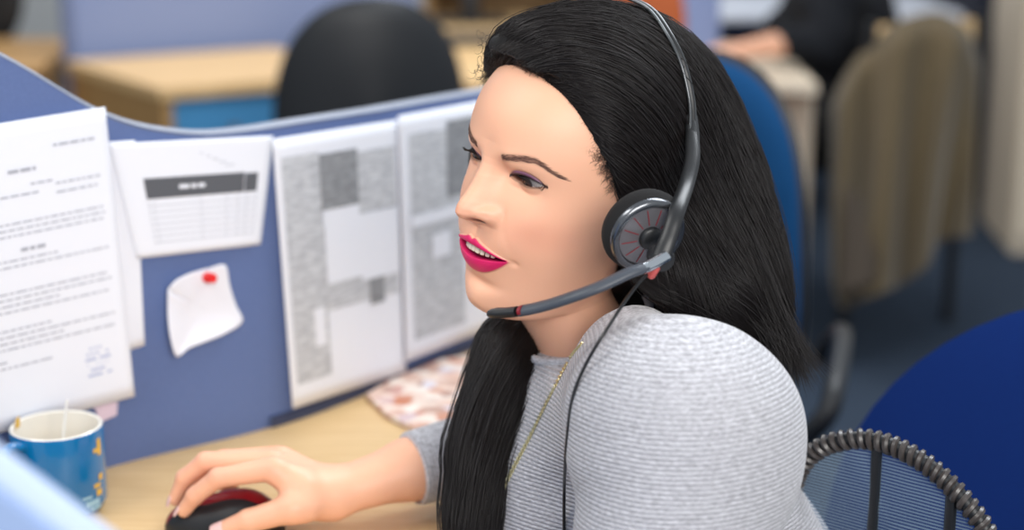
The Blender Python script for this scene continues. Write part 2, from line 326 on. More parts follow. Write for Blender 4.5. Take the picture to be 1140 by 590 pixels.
# ---- mug with stirrer
mugc = WZ(69, 566, DZ); mg = empty('mug', mugc); tag(mg, 'blue glazed mug with yellow marks and white inside, on the desk', 'mug')
m_mug = mat('blue_glaze', srgb(0, 112, 172), .18, coat=.5, noise=(7, .3, srgb(0, 92, 150), (1, 1, 1))); m_white = mat('white_glaze', srgb(236, 232, 222), .2, coat=.4)
MH, MR = .082, .0425
mb = MB(); mb.lathe([(0, .001), (.036, .001), (.0395, .004), (MR, .012), (MR, MH-.002), (MR-.0006, MH)], seg=64); mb.build('body', m_mug, mg)
mb = MB(); mb.lathe([(MR-.0006, MH), (MR-.0020, MH+.0012), (MR-.0040, MH), (MR-.0045, .012), (.030, .006), (0, .006)], seg=64); mb.build('inside', m_white, mg)
mb = MB(); mb.lathe([(MR-.0048, .030), (0, .030)], seg=48); mb.build('coffee', mat('milky_coffee', srgb(196, 168, 132), .2), mg)
hd = resample([(-.040, 0, .074), (-.060, 0, .078), (-.072, 0, .060), (-.070, 0, .038), (-.056, 0, .020), (-.040, 0, .020)], 30); hd = hd@eul(0, 0, 60).T
mb = MB(); v_, f_ = tube(hd, .0055, 12, flat=.8); mb.add(v_, f_); mb.build('handle', m_mug, mg)
m_yel = mat('yellow_glaze', srgb(222, 176, 60), .25)
def mugmark(shapes, name, m):
    mb = MB()
    for (a0, z0, a1, z1) in shapes:
        aa = np.linspace(a0, a1, 6); zz_ = np.linspace(z0, z1, 3)
        mb.grid(np.array([[((MR+.0004)*math.cos(a), (MR+.0004)*math.sin(a), z) for a in aa] for z in zz_]))
    mb.build(name, m, mg)
mugmark([(D_(-172), .050, D_(-160), .055), (D_(-170), .057, D_(-164), .066), (D_(-176), .044, D_(-166), .048), (D_(-28), .062, D_(-20), .066), (D_(-20), .058, D_(-12), .074), (D_(-30), .028, D_(-18), .032), (D_(-26), .020, D_(-16), .026), (D_(-20), .034, D_(-12), .040)], 'yellow_marks', m_yel)
mugmark([(D_(-44), .012, D_(-22), .018), (D_(-48), .020, D_(-34), .023), (D_(-38), .008, D_(-20), .011)], 'pale_marks', mat('pale_glaze', srgb(150, 190, 210), .3))
mb = MB(); mb.grid(np.array([[((MR-.0052)*math.cos(a), (MR-.0052)*math.sin(a), z) for a in np.linspace(D_(165), D_(180), 5)] for z in (.078, .088)])); mb.build('inner_mark', m_yel, mg)
sp = empty('stirrer', mugc+[.004, -.006, .0]); tag(sp, 'white plastic stirrer standing in the blue mug', 'stirrer')
mb = MB(); v_, f_ = tube(resample([(.006, .008, .010), (.002, .0, .055), (.006, .012, .105)], 12), .0028, 10, flat=.4); mb.add(v_, f_); mb.build('stick', mat('white_plastic', srgb(238, 238, 234), .35), sp)
# ---- mouse
ms = empty('computer_mouse', (-.262, 1.434, DZ), D_(176)); tag(ms, 'black and dark red computer mouse under her right hand', 'mouse')
def mouse_sdf(P):
    w_ = .0295-.004*np.exp(-((P[..., 0])/.02)**2)
    d = ell(P, (-.002, 0, .004), (.0540, .0300, .0310)); d = smin(d, ell(P, (-.020, 0, .006), (.034, .0300, .0345)), .01)
    return np.maximum(np.maximum(d, .0015-P[..., 2]), -(P[..., 2]-.0)-1)
mv, mq = isosurf(mouse_sdf, (-.064, -.036, -.003), (.060, .036, .050), .0012)
cen = mv[mq].mean(1); red = (np.abs(cen[:, 1]) < .0125*(1-.2*smooth01(cen[:, 0], .02, .05))) & (cen[:, 2] > .010) & (cen[:, 0] > -.045)
mesh('shell', mv, mq, None, ms, mats=[m_dark, mat('mouse_red', srgb(128, 14, 30), .3)], midx=red.astype(int))
mb = MB(); mb.lathe([(0, -.003), (.009, -.003), (.010, -.0015), (.010, .0015), (.009, .003), (0, .003)], c=(.026, 0, .0258), M=np.array([[1, 0, 0], [0, 0, 1], [0, -1, 0]]), seg=24); mb.build('scroll_wheel', m_black, ms)
# ---- leaflet on the desk
lf = [WZ(u, v, DZ+.004) for u, v in ((408, 440), (470, 404), (560, 392), (560, 440), (510, 470), (462, 478), (430, 462))]
lo = poly_slab([(p[0], p[1]) for p in lf], DZ+.001, DZ+.006, mat('leaflet_print', srgb(222, 196, 184), .35), 'leaflet', bevel=0)
nt = bpy.data.materials['leaflet_print'].node_tree; tcn = nt.nodes.new('ShaderNodeTexCoord'); vo = nt.nodes.new('ShaderNodeTexVoronoi'); vo.inputs['Scale'].default_value = 55; nt.links.new(tcn.outputs['Object'], vo.inputs[0])
rp = nt.nodes.new('ShaderNodeValToRGB'); els = rp.color_ramp.elements; els[0].position = 0; els[0].color = srgb(126, 56, 42); els[1].position = 1; els[1].color = srgb(232, 220, 214)
for p_, c_ in ((.25, srgb(226, 190, 170)), (.5, srgb(244, 232, 220)), (.72, srgb(196, 112, 70)), (.85, srgb(220, 214, 224))): e_ = els.new(p_); e_.color = c_
nt.links.new(vo.outputs['Color'], rp.inputs[0]); nt.links.new(rp.outputs[0], nt.nodes['Principled BSDF'].inputs['Base Color'])
tag(lo, 'colourful printed leaflet lying on the desk behind her forearm', 'leaflet')
# ================================================================== THE WOMAN
HR = eul(-5, 11, -49.5); HT = np.array([.048, 1.387, 1.050])      # head frame: x her left, y back, z up, origin between the ears
BR = eul(4, 3, -66)                                             # torso frame
def H(p): return np.asarray(p)@HR.T+HT
def B(p): return np.asarray(p)@BR.T+HT
woman = empty('person', (.10, 1.42, 0))
def wpar(o): o.parent = woman; o.location = tuple(-np.array(woman.location)) ; return o
HLZ = [-.09, -.045, .000, .018, .030, .040, .065, .086, .102, .110, .116, .124]; HLF = [-.045, -.012, .006, .013, .018, .026, .044, .059, .0695, .0755, .088, .16]   # hairline
# ---- head and neck: rows (z front/side/back, extent front/side/back)
LV = np.array([
 [.1340,.1340,.1340, .001,.001,.001],[.1325,.1325,.1325,.024,.018,.026],[.126,.126,.127,.050,.036,.050],[.115,.115,.117,.070,.052,.069],[.099,.099,.101,.0860,.0650,.082],
 [.080,.080,.082,.0960,.0725,.091],[.060,.060,.060,.1005,.0755,.094],[.043,.043,.040,.1000,.0755,.094],[.026,.026,.020,.0965,.0740,.091],
 [.008,.008,.002,.0950,.0715,.086],[-.012,-.010,-.014,.0955,.0680,.078],[-.030,-.025,-.028,.0945,.0640,.069],[-.046,-.038,-.040,.0905,.0600,.063],
 [-.062,-.051,-.050,.0860,.0560,.059],[-.079,-.062,-.058,.0830,.0520,.056],[-.091,-.070,-.064,.0780,.0485,.054],[-.0975,-.076,-.069,.0660,.0465,.053],[-.0980,-.081,-.074,.0500,.0460,.053],
 [-.0965,-.086,-.080,.0390,.0460,.053],[-.104,-.098,-.092,.0335,.0470,.054],[-.125,-.120,-.112,.0300,.0490,.058],[-.150,-.142,-.132,.030,.054,.066],[-.170,-.160,-.150,.040,.070,.074],[-.190,-.178,-.166,.058,.095,.080]])
def pchip_rows(K, t):
    n = len(K); P = np.vstack([2*K[0]-K[1], K, 2*K[-1]-K[-2]]); i = np.clip(t.astype(int), 0, n-2); u = (t-i)[:, None]
    p0, p1, p2, p3 = P[i], P[i+1], P[i+2], P[i+3]
    return .5*((2*p1)+(-p0+p2)*u+(2*p0-5*p1+4*p2-p3)*u**2+(-p0+3*p1-3*p2+p3)*u**3)
tv = np.concatenate([np.linspace(0, 5, 60, endpoint=False), np.linspace(5, 17, 420, endpoint=False), np.linspace(17, len(LV)-1, 90)])
rows = pchip_rows(LV, tv)
th = np.concatenate([np.linspace(-PI, -1.25, 70, endpoint=False), np.linspace(-1.25, 1.25, 400, endpoint=False), np.linspace(1.25, PI, 70, endpoint=False)])
ct, st_ = np.cos(th)[None], np.sin(th)[None]
zf, zs_, zb, Ff, As, Bb = [rows[:, i][:, None] for i in range(6)]
Z = zs_+(zf-zb)/2*ct+((zf+zb)/2-zs_)*ct**2
nfr = 2.15
ext = np.where(ct > 0, Ff, Bb)
rr = (np.abs(ct/ext)**nfr+np.abs(st_/As)**nfr)**(-1/nfr)
X = rr*st_; Fw = rr*ct
def G(x, z, cx, cz, sx, sz): return np.exp(-((x-cx)/sx)**2-((z-cz)/sz)**2)
EYX, EYZ, EYF, ER = .0315, .0290, .0715, .0122
def interp(z, pts): pts = sorted(pts); return np.interp(z, [p[0] for p in pts], [p[1] for p in pts])
def sinterp(z, pts):       # smooth interpolation
    pts = sorted(pts); zz = np.linspace(pts[0][0], pts[-1][0], 600); y = np.interp(zz, [p[0] for p in pts], [p[1] for p in pts])
    k = np.exp(-np.linspace(-2, 2, 17)**2); k /= k.sum(); y = np.convolve(np.pad(y, 8, 'edge'), k, 'valid'); return np.interp(z, zz, y)
def face(X, Fw, Z):
    ax = np.abs(X); f = Fw.copy(); front = smooth01(Fw, .02, .05)
    # forehead, brow, temples, cheeks
    f += front*(.0030*G(ax, Z, .024, .043, .018, .009) - .0010*G(ax, Z, 0, .046, .010, .012) + .002*G(ax, Z, 0, .075, .04, .02))
    f -= front*.0080*G(ax, Z, .030, .026, .0150, .0120)
    f -= front*.0060*G(ax, Z, .0145, .031, .0065, .0110)
    f += front*(.0035*G(ax, Z, .043, -.002, .018, .014) + .0040*G(ax, Z, .030, -.022, .017, .018))
    f -= front*.0015*G(ax, Z, .034, -.048, .012, .016)
    Zn = Z-.0050
    # nose ridge
    hz = sinterp(Zn, [(.048, 0), (.038, .0015), (.030, .0030), (.022, .0064), (.012, .0112), (.005, .0152), (-.001, .0182), (-.006, .0195), (-.0110, .0199), (-.0157, .0180), (-.0186, .0095), (-.0200, .0024), (-.025, 0)])
    wz = sinterp(Zn, [(.048, .009), (.030, .0085), (.015, .0100), (.000, .0112), (-.007, .0120), (-.014, .0108), (-.02, .009)])
    f += front*hz*np.exp(-(ax/wz)**2.3)
    f += front*sinterp(Zn, [(.035, 0), (.02, .003), (.0, .0036), (-.012, .0034), (-.02, 0)])*np.exp(-(ax/.021)**4)     # broader nose root
    f += front*.0054*np.exp(-(((ax-.0160)/.0064)**2+((Zn+.0095)/.0070)**2)**1.7)
    f += front*.0022*np.exp(-((ax/.0120)**2+((Zn+.0088)/.0092)**2)**1.4)                                  # wings
    f -= front*.0012*G(ax, Zn, .0238, -.0085, .0022, .0060)                                                       # crease behind wing
    f -= front*.0060*G(ax, Zn, .0085, -.0160, .0036, .0022)                                                       # nostrils
    # nasolabial fold, philtrum, corner dimple, labiomental sulcus, chin
    f -= front*.0004*G(ax-(.027+(-.012-Z)*.35), Z, 0, -.022, .0030, .014)
    f -= front*.0009*G(ax, Z, 0, -.0200, .0026, .0050)
    f += front*.0032*G(ax, Z, 0, -.040, .032, .021)                                                             # muzzle
    f -= front*.0042*G(ax, Z, 0, -.0670, .018, .0050)
    f += front*.0048*G(ax, Z, 0, -.0825, .016, .0120)
    # lips (mouth a little open)
    t = np.clip(ax/.0310, 0, 1); sl = -.0385+ .0*ax
    up_top = -.0286+.0012*np.exp(-((ax-.0045)/.003)**2)-.0009*np.exp(-(ax/.002)**2) - (.0098)*t**1.5          # upper vermilion border
    up_bot = -.0345-.0050*t**2.; lo_top = -.0455+.0065*t**1.5; lo_bot = -.0575+.0180*t**2.2
    gate = (ax < .0312)
    gap = np.maximum(up_bot-lo_top, 0)
    um = gate*smooth01(up_top+.0004-Z, 0, .0012)*smooth01(Z-up_bot+.0004, 0, .0008); lm = gate*smooth01(Z-lo_bot+.0004, 0, .0014)*smooth01(lo_top+.0004-Z, 0, .0008)
    lipfade = np.sqrt(np.clip(1-t**2, 0, 1))
    us = np.clip((up_top-Z)/(up_top-up_bot+1e-5), 0, 1); ls = np.clip((Z-lo_bot)/(lo_top-lo_bot+1e-5), 0, 1)
    ub = np.where((Z < up_top) & (Z > up_bot-.0005), np.sqrt(np.clip(np.sin(PI*np.clip(us*.75+.08, 0, 1)), 0, 1)), 0)
    lb = np.where((Z > lo_bot) & (Z < lo_top+.0005), np.sqrt(np.clip(np.sin(PI*np.clip(ls*.75+.05, 0, 1)), 0, 1)), 0)
    f += front*gate*(.0034*ub+.0044*lb)*lipfade
    hole = gate*smooth01(up_bot-Z, 0, .0007)*smooth01(Z-lo_top, 0, .0007)*smooth01(gap, 0, .0006)
    f -= front*.013*hole
    f -= front*.0022*G(ax, Z, .0330, -.0400, .0028, .0030)
    # eyelids over the eyeballs
    ex = ax-EYX; ez = Z-EYZ; rr2 = ex**2+ez**2
    R1 = ER+.0016; sph = EYF+np.sqrt(np.clip(R1**2-rr2, 0, None))
    d = np.where(rr2 < R1**2, sph, -1)
    k = .0022; h = np.clip(.5+.5*(f-d)/k, 0, 1); fm = d*(1-h)+f*h+k*h*(1-h)
    f = np.where((rr2 < (R1*1.0)**2) & (front > .5), fm, f)
    s = np.clip((ax-.0172)/(.0455-.0172), 0, 1)          # 0 inner .. 1 outer corner
    cz = .0290+.0006*s
    up = cz+.0041*np.sin(PI*s**.85)**.75; lo = cz-.0033*np.sin(PI*s**1.15)**.8
    inn = ((ax > .0172) & (ax < .0455))
    eh = inn*smooth01(up-Z, 0, .0007)*smooth01(Z-lo, 0, .0007)
    f -= front*.0065*eh
    crease = up+.0042*np.sin(PI*np.clip(s, .02, .98))**.6
    f -= front*.0014*np.exp(-((Z-crease)/.0011)**2)*smooth01(ax, .016, .022)*smooth01(-ax, -.050, -.042)
    f -= front*.0006*np.exp(-((Z-(lo-.0055))/.0016)**2)*smooth01(ax, .016, .024)*smooth01(-ax, -.046, -.038)
    # ---- colour masks
    lip = np.clip(um+lm, 0, 1)*smooth01(1-t, 0, .06); lipd = gate*smooth01(up_top-Z, 0, .0006)*smooth01(Z-lo_bot, 0, .0006)*smooth01(1-t, 0, .05)
    shad = inn*smooth01(Z-up+.0006, 0, .0006)*smooth01(crease+.0012-Z, 0, .0022)
    liner = ((ax > .0165) & (ax < .048))*np.clip(np.exp(-((Z-up-.0003)/.0013)**2)+.6*np.exp(-((Z-lo+.0002)/.0009)**2), 0, 1)
    bt = np.clip((ax-.014)/(.056-.014), 0, 1); bz = .0434+.0064*np.sin(np.clip(bt*1.0, 0, 1)*PI*.70)-.0085*smooth01(bt, .60, 1.0)
    bw = .0030*(1-.65*smooth01(bt, .45, 1)); brow = smooth01(ax, .0135, .0165)*smooth01(-ax, -.0570, -.0540)*np.exp(-(np.abs(Z-bz)/bw)**2.6)
    nost = np.clip(G(ax, Z, .0085, -.0108, .0034, .0020)*1.4, 0, 1)
    blush = G(ax, Z, .045, -.012, .022, .018)
    return f, dict(lip=lipd, mouth=hole, shad=shad, liner=liner, brow=brow, nost=nost, blush=blush, eye=eh)
Fn, MK = face(X, Fw, Z)
Fn = np.where(tv[:, None] < 17.5, Fn, Fw)
# gentle asymmetry free shape; build positions
Pl = np.stack([X, -Fn, Z], -1)
wt = smooth01(tv, 17.0, 22.0)[:, None, None]
Pb = Pl+np.array([0, .0, 0])
Pw = (1-wt)*H(Pl)+wt*B(Pb)
nr, nc = Pw.shape[:2]
ii = np.arange(nr-1)[:, None]*nc; jj = np.arange(nc)[None]; j2 = (jj+1) % nc
hf = np.stack([ii+jj, ii+nc+jj, ii+nc+j2, ii+j2], -1).reshape(-1, 4)
SK = np.array(srgb(242, 184, 152))[:3]; 
def lerp(c, m, k): return c*(1-m[..., None])+np.array(k)[:3]*m[..., None]
col = np.broadcast_to(SK, Pw.shape).copy()
front = smooth01(Fw, .02, .05)
col = lerp(col, MK['blush']*.30*front, srgb(226, 140, 118))
col = lerp(col, G(X, Z, 0, -.006, .012, .008)*.25*front, srgb(226, 140, 118))
col = lerp(col, np.clip(MK['shad']*.95, 0, 1)*front, srgb(128, 84, 118))
col = lerp(col, MK['liner']*.95*front, srgb(34, 22, 26))
col = lerp(col, np.clip(MK['brow']*.85, 0, 1)*front, srgb(128, 88, 74))
col = lerp(col, MK['nost']*.9*front, srgb(90, 40, 32))
col = lerp(col, MK['lip']*front, srgb(216, 30, 100))
col = lerp(col, MK['mouth']*front, srgb(60, 16, 20))
col = lerp(col, MK['eye']*front, srgb(120, 60, 50))
hl = np.interp(Z+0*X, HLZ, HLF)
col = lerp(col, smooth01(hl-Fw, -.003, .004)*smooth01(Z+0*X, -.07, -.05), srgb(30, 23, 22))
colA = np.concatenate([col, np.ones(col.shape[:2]+(1,))], -1)
m_skin = vcol(mat('skin', SK.tolist()+[1], .46, spec=.42, sss=.10, bump=(420, .10, .0006)))
head_parts = [(Pw.reshape(-1, 3), hf, colA.reshape(-1, 4))]
# ---- right forearm and hand, all fingers, one surface
fi = [[WY(303,522,1.412), WY(243,532,1.412), WY(217,552,1.416), WY(205,568,1.420)],
      [WY(300,514,1.432), WY(229,514,1.438), WY(206,532,1.441), WY(196,555,1.443)],
      [np.array([-.212,1.452,.795]), np.array([-.262,1.460,.790]), np.array([-.283,1.462,.770]), np.array([-.290,1.460,.750])],
      [np.array([-.206,1.470,.782]), np.array([-.245,1.480,.775]), np.array([-.262,1.476,.757]), np.array([-.268,1.472,.742])]]
frad = [(.0108,.0088,.0078,.0066), (.0108,.0090,.0080,.0068), (.0102,.0085,.0075,.0064), (.0092,.0075,.0066,.0056)]
thumb = [np.array([-.165,1.418,.768]), WY(325,566,1.394), WY(277,580,1.391), WY(250,590,1.394)]; trad = (.0150,.0125,.0105,.0085)
wrist = WZ(378,546,.768); cuffp = WZ(458,522,.778); elbow = np.array([.085,1.560,.790])
def hand_sdf(P):
    d = cone(P, wrist+[0, -.009, 0], cuffp+[0, -.006, 0], .0190, .0235); d = smin(d, cone(P, wrist+[0, .010, -.001], cuffp+[0, .008, 0], .0180, .0235), .012)
    d = smin(d, cone(P, cuffp, elbow, .026, .034), .015)
    palm = None
    for k, q in enumerate(fi):
        a = wrist+np.array([-.012, (-.012, -.003, .007, .014)[k], (0, .002, 0, -.004)[k]])
        c = cone(P, a, q[0]+[.006, 0, -.004], .0150, .0125); palm = c if palm is None else smin(palm, c, .012)
    d = smin(d, palm, .016)
    c = cone(P, wrist+[-.008, -.010, -.003], thumb[1], .0165, .0130); c = smin(c, cone(P, fi[0][0]+[.028, -.004, -.018], thumb[1]+[.012, .004, 0], .012, .010), .014); d = smin(d, c, .016)
    for q, r in zip(fi, frad):
        g = cone(P, q[0], q[1], r[0], r[1]); g = smin(g, cone(P, q[1], q[2], r[1], r[2]), .003); g = smin(g, cone(P, q[2], q[3], r[2], r[3]), .003)
        d = smin(d, g, .0045)
    g = cone(P, thumb[1], thumb[2], trad[1], trad[2]); g = smin(g, cone(P, thumb[2], thumb[3], trad[2], trad[3]), .003); d = smin(d, g, .006)
    return d
hv, hq = isosurf(hand_sdf, (-.335, 1.36, .715), (.13, 1.61, .84), .0014)
hand_base = hv[:, 0] < -.02
hc = np.broadcast_to(SK, hv.shape).copy()
hc = lerp(hc, np.clip(sum(np.exp(-(np.linalg.norm(hv-q[j], axis=1)/.011)**2) for q in fi for j in (0, 1, 2)), 0, 1)*.30, srgb(226, 140, 118))
head_parts.append((hv, hq, np.concatenate([hc, np.ones((len(hc), 1))], 1)))
# ---- hidden trunk of the body, a little inside the clothes
shL = W(753,470,1.245); elL = np.array([.105,1.105,.700]); wrL = np.array([-.045,1.235,.668]); shR = np.array([.050,1.565,.950]); nb = B([0, .014, -.168]); pelvis = np.array([.235,1.440,.575]); chest = np.array([.098,1.410,.820]); waist = np.array([.170,1.425,.690])
kneeL = np.array([-.16,1.30,.545]); kneeR = np.array([-.18,1.50,.545]); footL = np.array([-.08,1.28,.09]); footR = np.array([-.1,1.52,.09])
def trunk(P, g):
    d = cone(P, nb, nb*.6+chest*.4, .050+g, .085+g)
    X1 = BR[:, 0]
    for s in (-1, 1): d = smin(d, cone(P, chest+X1*.060*s, waist+X1*.045*s, .098+g, .092+g), .04)
    for s in (-1, 1): d = smin(d, cone(P, waist+X1*.045*s, pelvis+X1*.050*s, .092+g, .110+g), .04)
    d = smin(d, cone(P, nb+[0, 0, -.035], shL+[-.012, .03, .0], .045+g, .052+g), .05)
    d = smin(d, cone(P, nb+[0, 0, -.03], shR, .045+g, .055+g), .05)
    return d
def bodyin(P):
    d = trunk(P, -.012)
    d = smin(d, cone(P, shL, elL, .050, .040), .03); d = smin(d, cone(P, elL, wrL, .038, .024), .02); d = smin(d, cone(P, shR, elbow, .045, .036), .03)
    return d
bv, bq = isosurf(bodyin, (-.10, 1.0, .42), (.52, 1.72, 1.02), .008)
lh = hv*[1, -1, 1]; m_ = hv[:, 0] < -.10; lh = (lh-wrist*[1, -1, 1])@eul(0, 0, -38).T+wrL-[0, 0, .0]; keep = m_[hq].all(1)
head_parts.append((lh, hq[keep][:, ::-1], head_parts[1][2]))
head_parts.append((bv, bq, np.concatenate([np.broadcast_to(SK, bv.shape), np.ones((len(bv), 1))], 1)))
allv = np.concatenate([p[0] for p in head_parts]); off = np.cumsum([0]+[len(p[0]) for p in head_parts[:-1]]); allf = np.concatenate([p[1]+o for p, o in zip(head_parts, off)]); allc = np.concatenate([p[2] for p in head_parts])
wpar(mesh('body', allv, allf, m_skin, attrs={'Col': ('COLOR', allc)}))
# ---- eyes: white, iris, pupil by distance from the gaze axis
for sx in (-1, 1):
    g = np.array([.03, -1, -.26]); g /= np.linalg.norm(g)
    a = np.linspace(0, PI, 60); b = np.linspace(0, 2*PI, 48, endpoint=False)
    zz = g; xx = np.cross([0, 0, 1], zz); xx /= np.linalg.norm(xx); yy = np.cross(zz, xx)
    R_ = ER+.0006*np.exp(-(a/.42)**4)
    V = (R_[:, None]*np.sin(a)[:, None])[..., None]*(np.cos(b)[None, :, None]*xx+np.sin(b)[None, :, None]*yy)+(R_*np.cos(a))[:, None, None]*zz
    F_ = [(i*48+j, (i+1)*48+j, (i+1)*48+(j+1) % 48, i*48+(j+1) % 48) for i in range(59) for j in range(48)]
    t = np.repeat(a[:, None], 48, 1)[..., None]
    cw = np.array(srgb(226, 216, 212))[:3]; ci = np.array(srgb(74, 48, 34))[:3]; cl = np.array(srgb(28, 18, 14))[:3]
    k1 = smooth01(t, .47, .53); k2 = smooth01(t, .38, .47); k3 = smooth01(t, .17, .20)
    cc = (ci*k3+.01*(1-k3)); cc = cc*(1-k2)+cl*k2; cc = cc*(1-k1)+cw*k1
    V = H(V+np.array([sx*EYX, -EYF, EYZ]))
    wpar(mesh('eye', V.reshape(-1, 3), F_, vcol(mat('eye', (1, 1, 1, 1), .12, spec=.6)) if sx < 0 else bpy.data.materials['eye'], attrs={'Col': ('COLOR', np.concatenate([cc.reshape(-1, 3), np.ones((cc.size//3, 1))], 1))}))
# surface lookup on the face: local (x, z) -> forward
fc = (np.abs(th) < 1.2); fr = (tv > 2.5) & (tv < 16.8)
SX, SZ, SF = X[np.ix_(fr, fc)].ravel(), (Z+0*X)[np.ix_(fr, fc)].ravel(), Fn[np.ix_(fr, fc)].ravel()
def facef(x, z):
    i = np.argmin((SX-x)**2+(SZ-z)**2); return SF[i]
m_lash = mat('lash_hair', srgb(24, 17, 16), .6)
for sx in (-1, 1):
    mb = MB()
    for s in np.linspace(.04, 1.0, 34):
        x = .0172+(.0455-.0172)*s; cz = .0290+.0006*s; z = cz+.0041*math.sin(PI*s**.85)**.75 if s < 1 else cz
        R1 = ER+.0016; f0 = EYF+math.sqrt(max(R1**2-(x-EYX)**2-(z-EYZ)**2, 0)) if (x-EYX)**2+(z-EYZ)**2 < R1**2 else facef(x, z)
        ln = .0052+.0030*s; out = (s-.40)*.9
        p = [np.array([x+out*ln*u*.8, -(f0+ln*u*.95-.0002), z-.0003-ln*.38*math.sin(u*2.0)+ln*.42*u**3]) for u in np.linspace(0, 1, 6)]
        p = [H(q*[sx, 1, 1]) for q in p]; mb.tube(p, np.linspace(.00038, .00012, 6), 4)
    for s in np.linspace(.2, 1.0, 18):
        x = .0172+(.0455-.0172)*s; cz = .0290+.0006*s; z = cz-.0033*math.sin(PI*min(s, .999)**1.15)**.8
        R1 = ER+.0014; f0 = EYF+math.sqrt(max(R1**2-(x-EYX)**2-(z-EYZ)**2, 0)) if (x-EYX)**2+(z-EYZ)**2 < R1**2 else facef(x, z)
        p = [H(np.array([(x+(s-.4)*.002*u), -(f0+.0022*u), z-.0016*u])*[sx, 1, 1]) for u in np.linspace(0, 1, 4)]; mb.tube(p, np.linspace(.00018, .00007, 4), 4)
    wpar(mb.build('eyelashes', m_lash))
    mb = MB()
    for _ in range(240):
        bt = rng.random(); ax = .0148+(.0560-.0148)*bt
        bt2 = np.clip((ax-.014)/(.056-.014), 0, 1); bz = .0434+.0064*math.sin(bt2*PI*.70)-.0085*float(smooth01(bt2, .60, 1.0)); bw = .0030*(1-.65*float(smooth01(bt2, .45, 1)))
        z = bz+rng.uniform(-1, 1)*bw*.85; L = .0045; dx = L*(.55+.45*bt2); dz = (L*.55*(1-bt2*1.6))*(1 if z < bz else .6)
        p = [H(np.array([(ax+dx*u), -(facef(ax+dx*u, z+dz*u)+.0004*math.sin(PI*u)+.0001), z+dz*u])*[sx, 1, 1]) for u in (0, .5, 1)]
        mb.tube(p, [.00013, .00012, .00005], 3)
    wpar(mb.build('eyebrow', mat('brow_hair', srgb(92, 62, 52), .7) if sx < 0 else bpy.data.materials['brow_hair']))
# ---- teeth
mb = MB()
for k in range(-4, 5):
    a = k*.235; w_ = .0039 if abs(k) < 2 else .0034
    c = np.array([math.sin(a)*.0195, -(.0725+math.cos(a)*.0190+.0042), -.0362-.0002*abs(k)])
    M = np.array([[math.cos(a), math.sin(a), 0], [-math.sin(a), math.cos(a), 0], [0, 0, 1]]).T
    mb.box(H(c), (w_*1.15, .0025, .0088), .0011, M=HR@M, seg=3)
wpar(mb.build('teeth', mat('tooth', srgb(232, 220, 200), .25)))
mb = MB(); a = np.linspace(0, PI, 16); mb.lathe([(.0145*math.sin(t), .0145*math.cos(t)) for t in a], seg=24, M=HR@np.diag([1, 1.2, .38]), c=H([0, -.073, -.0475])); wpar(mb.build('tongue', mat('tongue', srgb(170, 70, 74), .4)))
# ---- fingernails
m_nail = mat('nail', srgb(240, 200, 196), .22, coat=.4)
def nail(tip, prev, up_, w_, l_):
    t = tip-prev; t /= np.linalg.norm(t); u = up_-t*np.dot(up_, t); u /= np.linalg.norm(u); s = np.cross(t, u)
    a, b = np.meshgrid(np.linspace(-1, 1, 9), np.linspace(-1, 1, 11)); n = .55
    ww = w_*np.where(b > 0, np.sqrt(1-.35*b**4), 1-.1*b**2)
    rad = frd
    P_ = tip[None, None]+(a*ww)[..., None]*s+((b*.5+.35)*l_)[..., None]*t+(np.sqrt(np.clip((rad*1.03)**2-(a*ww)**2, 0, None))-.0002-.0012*np.clip(b*.5+.3, 0, 1)**2)[..., None]*u
    m = MB(); m.grid(P_); o = m.build('fingernail', m_nail); so = o.modifiers.new('s', 'SOLIDIFY'); so.thickness = .0006; so.offset = 0; return wpar(o)
for q, r in zip(fi, frad):
    frd = r[3]; nail(q[3], q[2], np.array([-.35, -.15, 1.]), r[3]*.80, .0105)
frd = trad[3]; nail(thumb[3], thumb[2], np.array([.0, -.55, .85]), trad[3]*.85, .0125)
# ---- clothes
def sweater(P):
    d = trunk(P, .006)
    d = smin(d, ell(P, W(606,570,1.47), (.072, .080, .085)), .05); d = smin(d, cone(P, W(706,398,1.36), shL+[-.01, .02, .0], .042, .066), .03)
    a = smin(cone(P, shL+[0, 0, -.006], elL, .075, .058), cone(P, shL+[.02, .02, -.02], chest+[.02, -.02, .01], .075, .09), .05)
    d = smin(d, a, .014)
    r = smin(cone(P, shR, elbow+[0, 0, .004], .062, .044), cone(P, elbow+[0, 0, .004], cuffp+(elbow-cuffp)*.03, .044, .0345), .02)
    d = smin(d, r, .02)
    d = smin(d, cone(P, elL, wrL+(elL-wrL)*.25, .056, .040), .02)
    # folds under the arm and at the inner elbow
    ax_ = (elL-shL)/np.linalg.norm(elL-shL); s = (P-shL)@ax_
    d = d+.0022*np.sin(s*95+6*(P[..., 0]*8))*np.exp(-((P[..., 0]-.045)/.035)**2)*smooth01(s, .0, .06)
    d = d+.0012*np.sin((P[..., 0]*70)+(P[..., 2]*40))*smooth01(P[..., 0], .15, .2)
    # opening at the cuff and neck
    c = (cuffp-elbow)/np.linalg.norm(cuffp-elbow); d = np.where(P[..., 1] > 1.38, np.maximum(d, (P-cuffp)@c), d)
    d = np.where(((P-cuffp)@c > -.03) & ((P-cuffp)@c < .03), np.maximum(d, -(np.minimum(cone(P, wrist, elbow, .0285, .0285), 9))), d)
    q = (P-HT)@BR; rad_ = np.hypot(q[..., 0], q[..., 1]-.010); pl = (q[..., 2]-(-.118+.34*q[..., 1])); d = np.where(rad_ < .095, np.maximum(d, np.minimum(pl, .02)), d)
    return d
sv, sq = isosurf(sweater, (-.13, 1.01, .58), (.46, 1.73, 1.06), .0030)
rt = -((sv-nb)@(BR[:, 2]*.9+np.array([0, 0, .1]))); axl = (elL-shL)/np.linalg.norm(elL-shL); ra_ = (sv-shL)@axl+.07
dl = cone(sv, shL, elL, .079, .064)
wA = np.clip(smooth01(-dl, -.010, .004)*smooth01(1.36-sv[:, 1], 0, .06), 0, 1)
